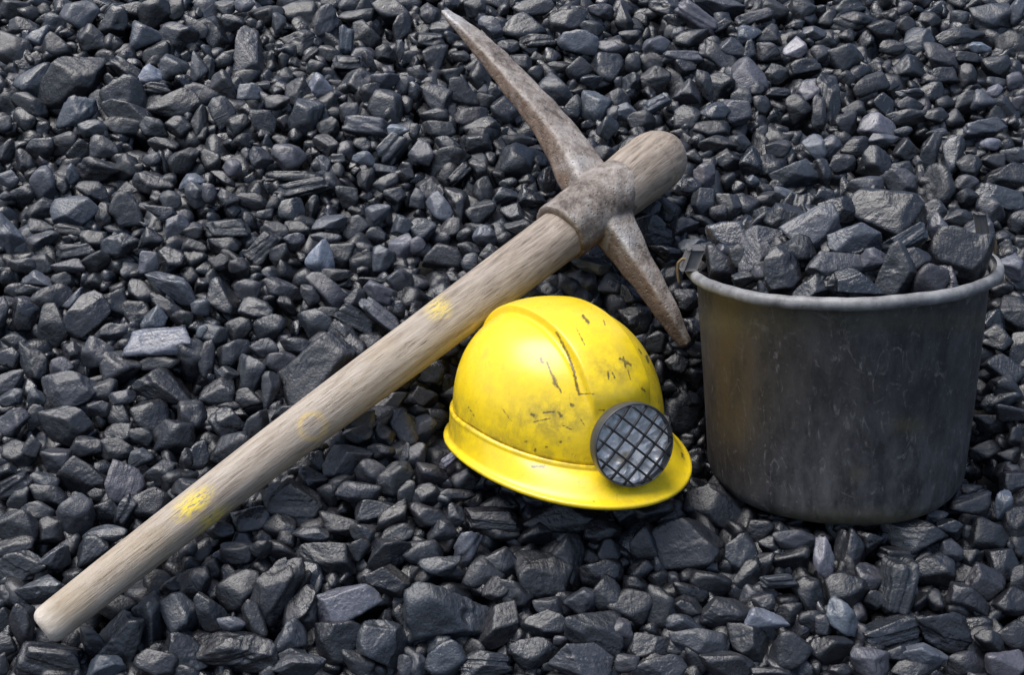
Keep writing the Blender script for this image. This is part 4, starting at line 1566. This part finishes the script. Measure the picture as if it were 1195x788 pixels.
# layer underneath the visible coal
for u in np.arange(-1.0, 1.0, .034):
    for v in np.arange(-.58, .98, .034):
        uu, vv = u + rng.uniform(-.012, .012), v + rng.uniform(-.012, .012)
        c = RT * uu + V * vv + N * (float(surfn(uu, vv)) - .030 + rng.normal() * .005)
        p = proj(c)
        if not (-120 < p[0] < PW + 120 and -110 < p[1] < PH + 110): continue
        if near_things(c, .018): continue
        rand_rock(c, rng.uniform(.032, .052), 3, 40000 + int(rng.integers(1e6)))
# the rest of the heap, out of the picture on every side
for u in np.arange(-1.7, 1.7, .042):
    for v in np.arange(-1.0, 1.7, .042):
        uu, vv = u + rng.uniform(-.016, .016), v + rng.uniform(-.016, .016)
        c = RT * uu + V * vv + N * (float(surfn(uu, vv)) - .014 + rng.normal() * .006)
        p = proj(c)
        if -95 < p[0] < PW + 95 and -80 < p[1] < PH + 80 and p[2] > 0: continue
        if np.linalg.norm(c - CAM) < .25: continue
        rand_rock(c, rng.uniform(.036, .070), 3 if -1100 < p[0] < PW + 1100 and -600 < p[1] < PH + 700 and p[2] > 0 else 2, 60000 + int(rng.integers(1e6)))
flush('coal_bed', 'loose bed of smaller black coal pieces covering the slope')

# coal inside the bucket below the top pieces
for k in range(420):
    r0 = (BK_RT - .034) * math.sqrt(rng.uniform()); a = rng.uniform(0, 2 * np.pi)
    dome = .080 * (1 - (r0 / .15) ** 2) - .018 - rng.uniform(0, .035)
    c = BK_BASE + BK_AX * (BK_H - .012 + dome) + r0 * (math.cos(a) * RT + math.sin(a) * BK_FR)
    rand_rock(c, rng.uniform(.018, .034), 4, 90000 + k)
flush('coal_filling', 'small coal pieces filling the black bucket beneath its topmost lumps')

# ------------------------------------------------------------------ labels of the single lumps
LAND = [((52, 735), "the handle's sawn lower end"), ((140, 668), "the lower stretch of the handle"), ((228, 590), "the handle's larger yellow paint patch"), ((300, 545), "the handle's bare lower middle"),
        ((365, 498), "the ring stain on the handle"), ((440, 440), "the middle of the handle"), ((512, 362), "the handle's upper yellow spot"), ((590, 320), "the handle below the iron collar"),
        ((650, 262), "the collar of the pick head"), ((660, 190), "the root of the long pick tine"), ((610, 107), "the middle of the long pick tine"), ((520, 14), "the long pick tine's pale tip"),
        ((795, 170), "the handle's rounded upper end"), ((755, 325), "the short pick tine"), ((515, 508), "the helmet's back corner"), ((540, 420), "the helmet's left flank"), ((575, 560), "the left run of the helmet brim"),
        ((670, 590), "the helmet brim's lowest point"), ((760, 578), "the helmet brim below the lamp"), ((806, 545), "the helmet's right peak corner"), ((740, 395), "the helmet's right shoulder"),
        ((800, 305), "the bucket's left lug"), ((982, 350), "the bucket's front rim"), ((1162, 320), "the bucket's right rim end"), ((880, 255), "the bucket heap's left shoulder"), ((1040, 230), "the top of the bucket's heap"),
        ((978, 612), "the bucket's base"), ((1115, 580), "the bucket's lower right corner"), ((845, 575), "the bucket's lower left corner"), ((1150, 440), "the bucket's right side"),
        ((187, 399), "the very pale flat block"), ((368, 437), "the big grey slab beside the handle"), ((88, 246), "the pale oval lump"), ((371, 300), "the pale triangular lump"),
        ((515, 711), "the big pale lump under the helmet"), ((800, 638), "the big squarish lump"), ((84, 98), "the large upper left dark lump"), ((287, 68), "the tall blue-grey lump"),
        ((870, 90), "the pale round lump above the bucket"), ((1155, 20), "the layered top right lump"), ((814, 21), "the pale top edge oblong"), ((407, 710), "the pale four-sided lump"),
        ((276, 765), "the long bottom edge slab"), ((1043, 690), "the upright oblong block"), ((895, 724), "the white faced bottom wedge"), ((955, 655), "the pale upright sliver"),
        ((1018, 150), "the pale wedge at upper right"), ((336, 139), "the pale faceted lump"), ((490, 290), "the small pale lump by the collar"), ((174, 88), "the whitish upper left chip"),
        ((10, 275), "the pale lump on the left edge"), ((40, 480), "the left edge's middle"), ((20, 640), "the lower left edge"), ((1180, 690), "the lower right edge"), ((1180, 120), "the upper right edge"), ((10, 20), "the top left corner"), ((430, 20), "the top edge's left part"), ((700, 25), "the top edge's middle"), ((1000, 15), "the top edge's right part")]
HERO = {0: None}
def direction(dx, dy):
    a = math.degrees(math.atan2(-dy, dx)) % 360
    return ['right of', 'above and right of', 'above', 'above and left of', 'left of', 'below and left of', 'below', 'below and right of'][int((a + 22.5) // 45) % 8]
TW = {1: 'black', 2: 'near black', 3: 'dark', 4: 'charcoal', 5: 'grey', 6: 'light grey', 7: 'pale', 8: 'very pale', 9: 'whitish'}
SW = {'a': 'angular', 'r': 'rounded', 's': 'slab-like', 'w': 'wedge-shaped', 'l': 'layered', 'g': 'glossy'}
def size_word(a): return 'big' if a > 1700 else 'medium' if a > 800 else 'small'
cand = {}
for i in made:
    L = lumps[i]; ds = sorted((math.hypot(L[0] - p[0], L[1] - p[1]), j) for j, (p, _) in enumerate(LAND))
    opts = []
    for d, j in ds[:6]:
        (lx, ly), nm = LAND[j]
        if d < 14: rel = None
        elif d < 34: rel = 'right beside'
        else: rel = None
        dr = direction(L[0] - lx, L[1] - ly)
        if d < 14: opts.append((j, 'at', nm)); continue
        opts.append((j, dr, nm))
    cand[i] = opts
def base_label(i, k):
    L = lumps[i]; j, dr, nm = cand[i][k]
    asp = max(L[2], L[3]) / min(L[2], L[3])
    sh = ('long ' if asp > 1.75 else '') + SW[L[6]]
    wh = 'heaped ' if L[7] else ''
    if dr == 'at': return 'the %s %s coal lump that is itself %s' % (TW[L[5]], sh, nm)
    return '%s %s %s%s coal lump %s %s' % (size_word(L[2] * L[3]), TW[L[5]], wh, sh, dr, nm)
texts = {}
for i in sorted(made, key=lambda q: -area[q]):
    if cand[i][0][1] == 'at':
        nm = cand[i][0][2].replace('the ', '', 1); t = '%s %s coal: %s' % (TW[lumps[i][5]], SW[lumps[i][6]], nm)
        if t not in texts.values(): texts[i] = t; continue
        cand[i] = cand[i][1:]
    opts = [k for k in range(len(cand[i])) if cand[i][k][1] != 'at']
    done = False
    for k in opts[:4]:
        t = base_label(i, k)
        if t not in texts.values(): texts[i] = t; done = True; break
    if not done:
        k = opts[0]; j, dr, nm = cand[i][k]; n = 2
        words_ = {2: 'second', 3: 'third', 4: 'fourth', 5: 'fifth'}
        while words_[n] + ' ' + base_label(i, k) in texts.values(): n += 1
        texts[i] = words_[n] + ' ' + base_label(i, k)
for i, o in made.items():
    while len(texts[i].split()) > 16 and 'further' not in texts[i] and texts[i].split()[0] in ('big', 'medium', 'small') and ' '.join(texts[i].split()[1:]) not in texts.values(): texts[i] = ' '.join(texts[i].split()[1:])
    if len(texts[i].split()) > 16: texts[i] = texts[i].replace('coal lump', 'lump').replace(' and ', ' ', 0).replace("handle's larger yellow paint patch", 'larger yellow patch')
    tag(o, texts[i], 'coal lump', 'coal lumps heaped in the bucket' if lumps[i][7] else 'loose coal lumps on the heap')
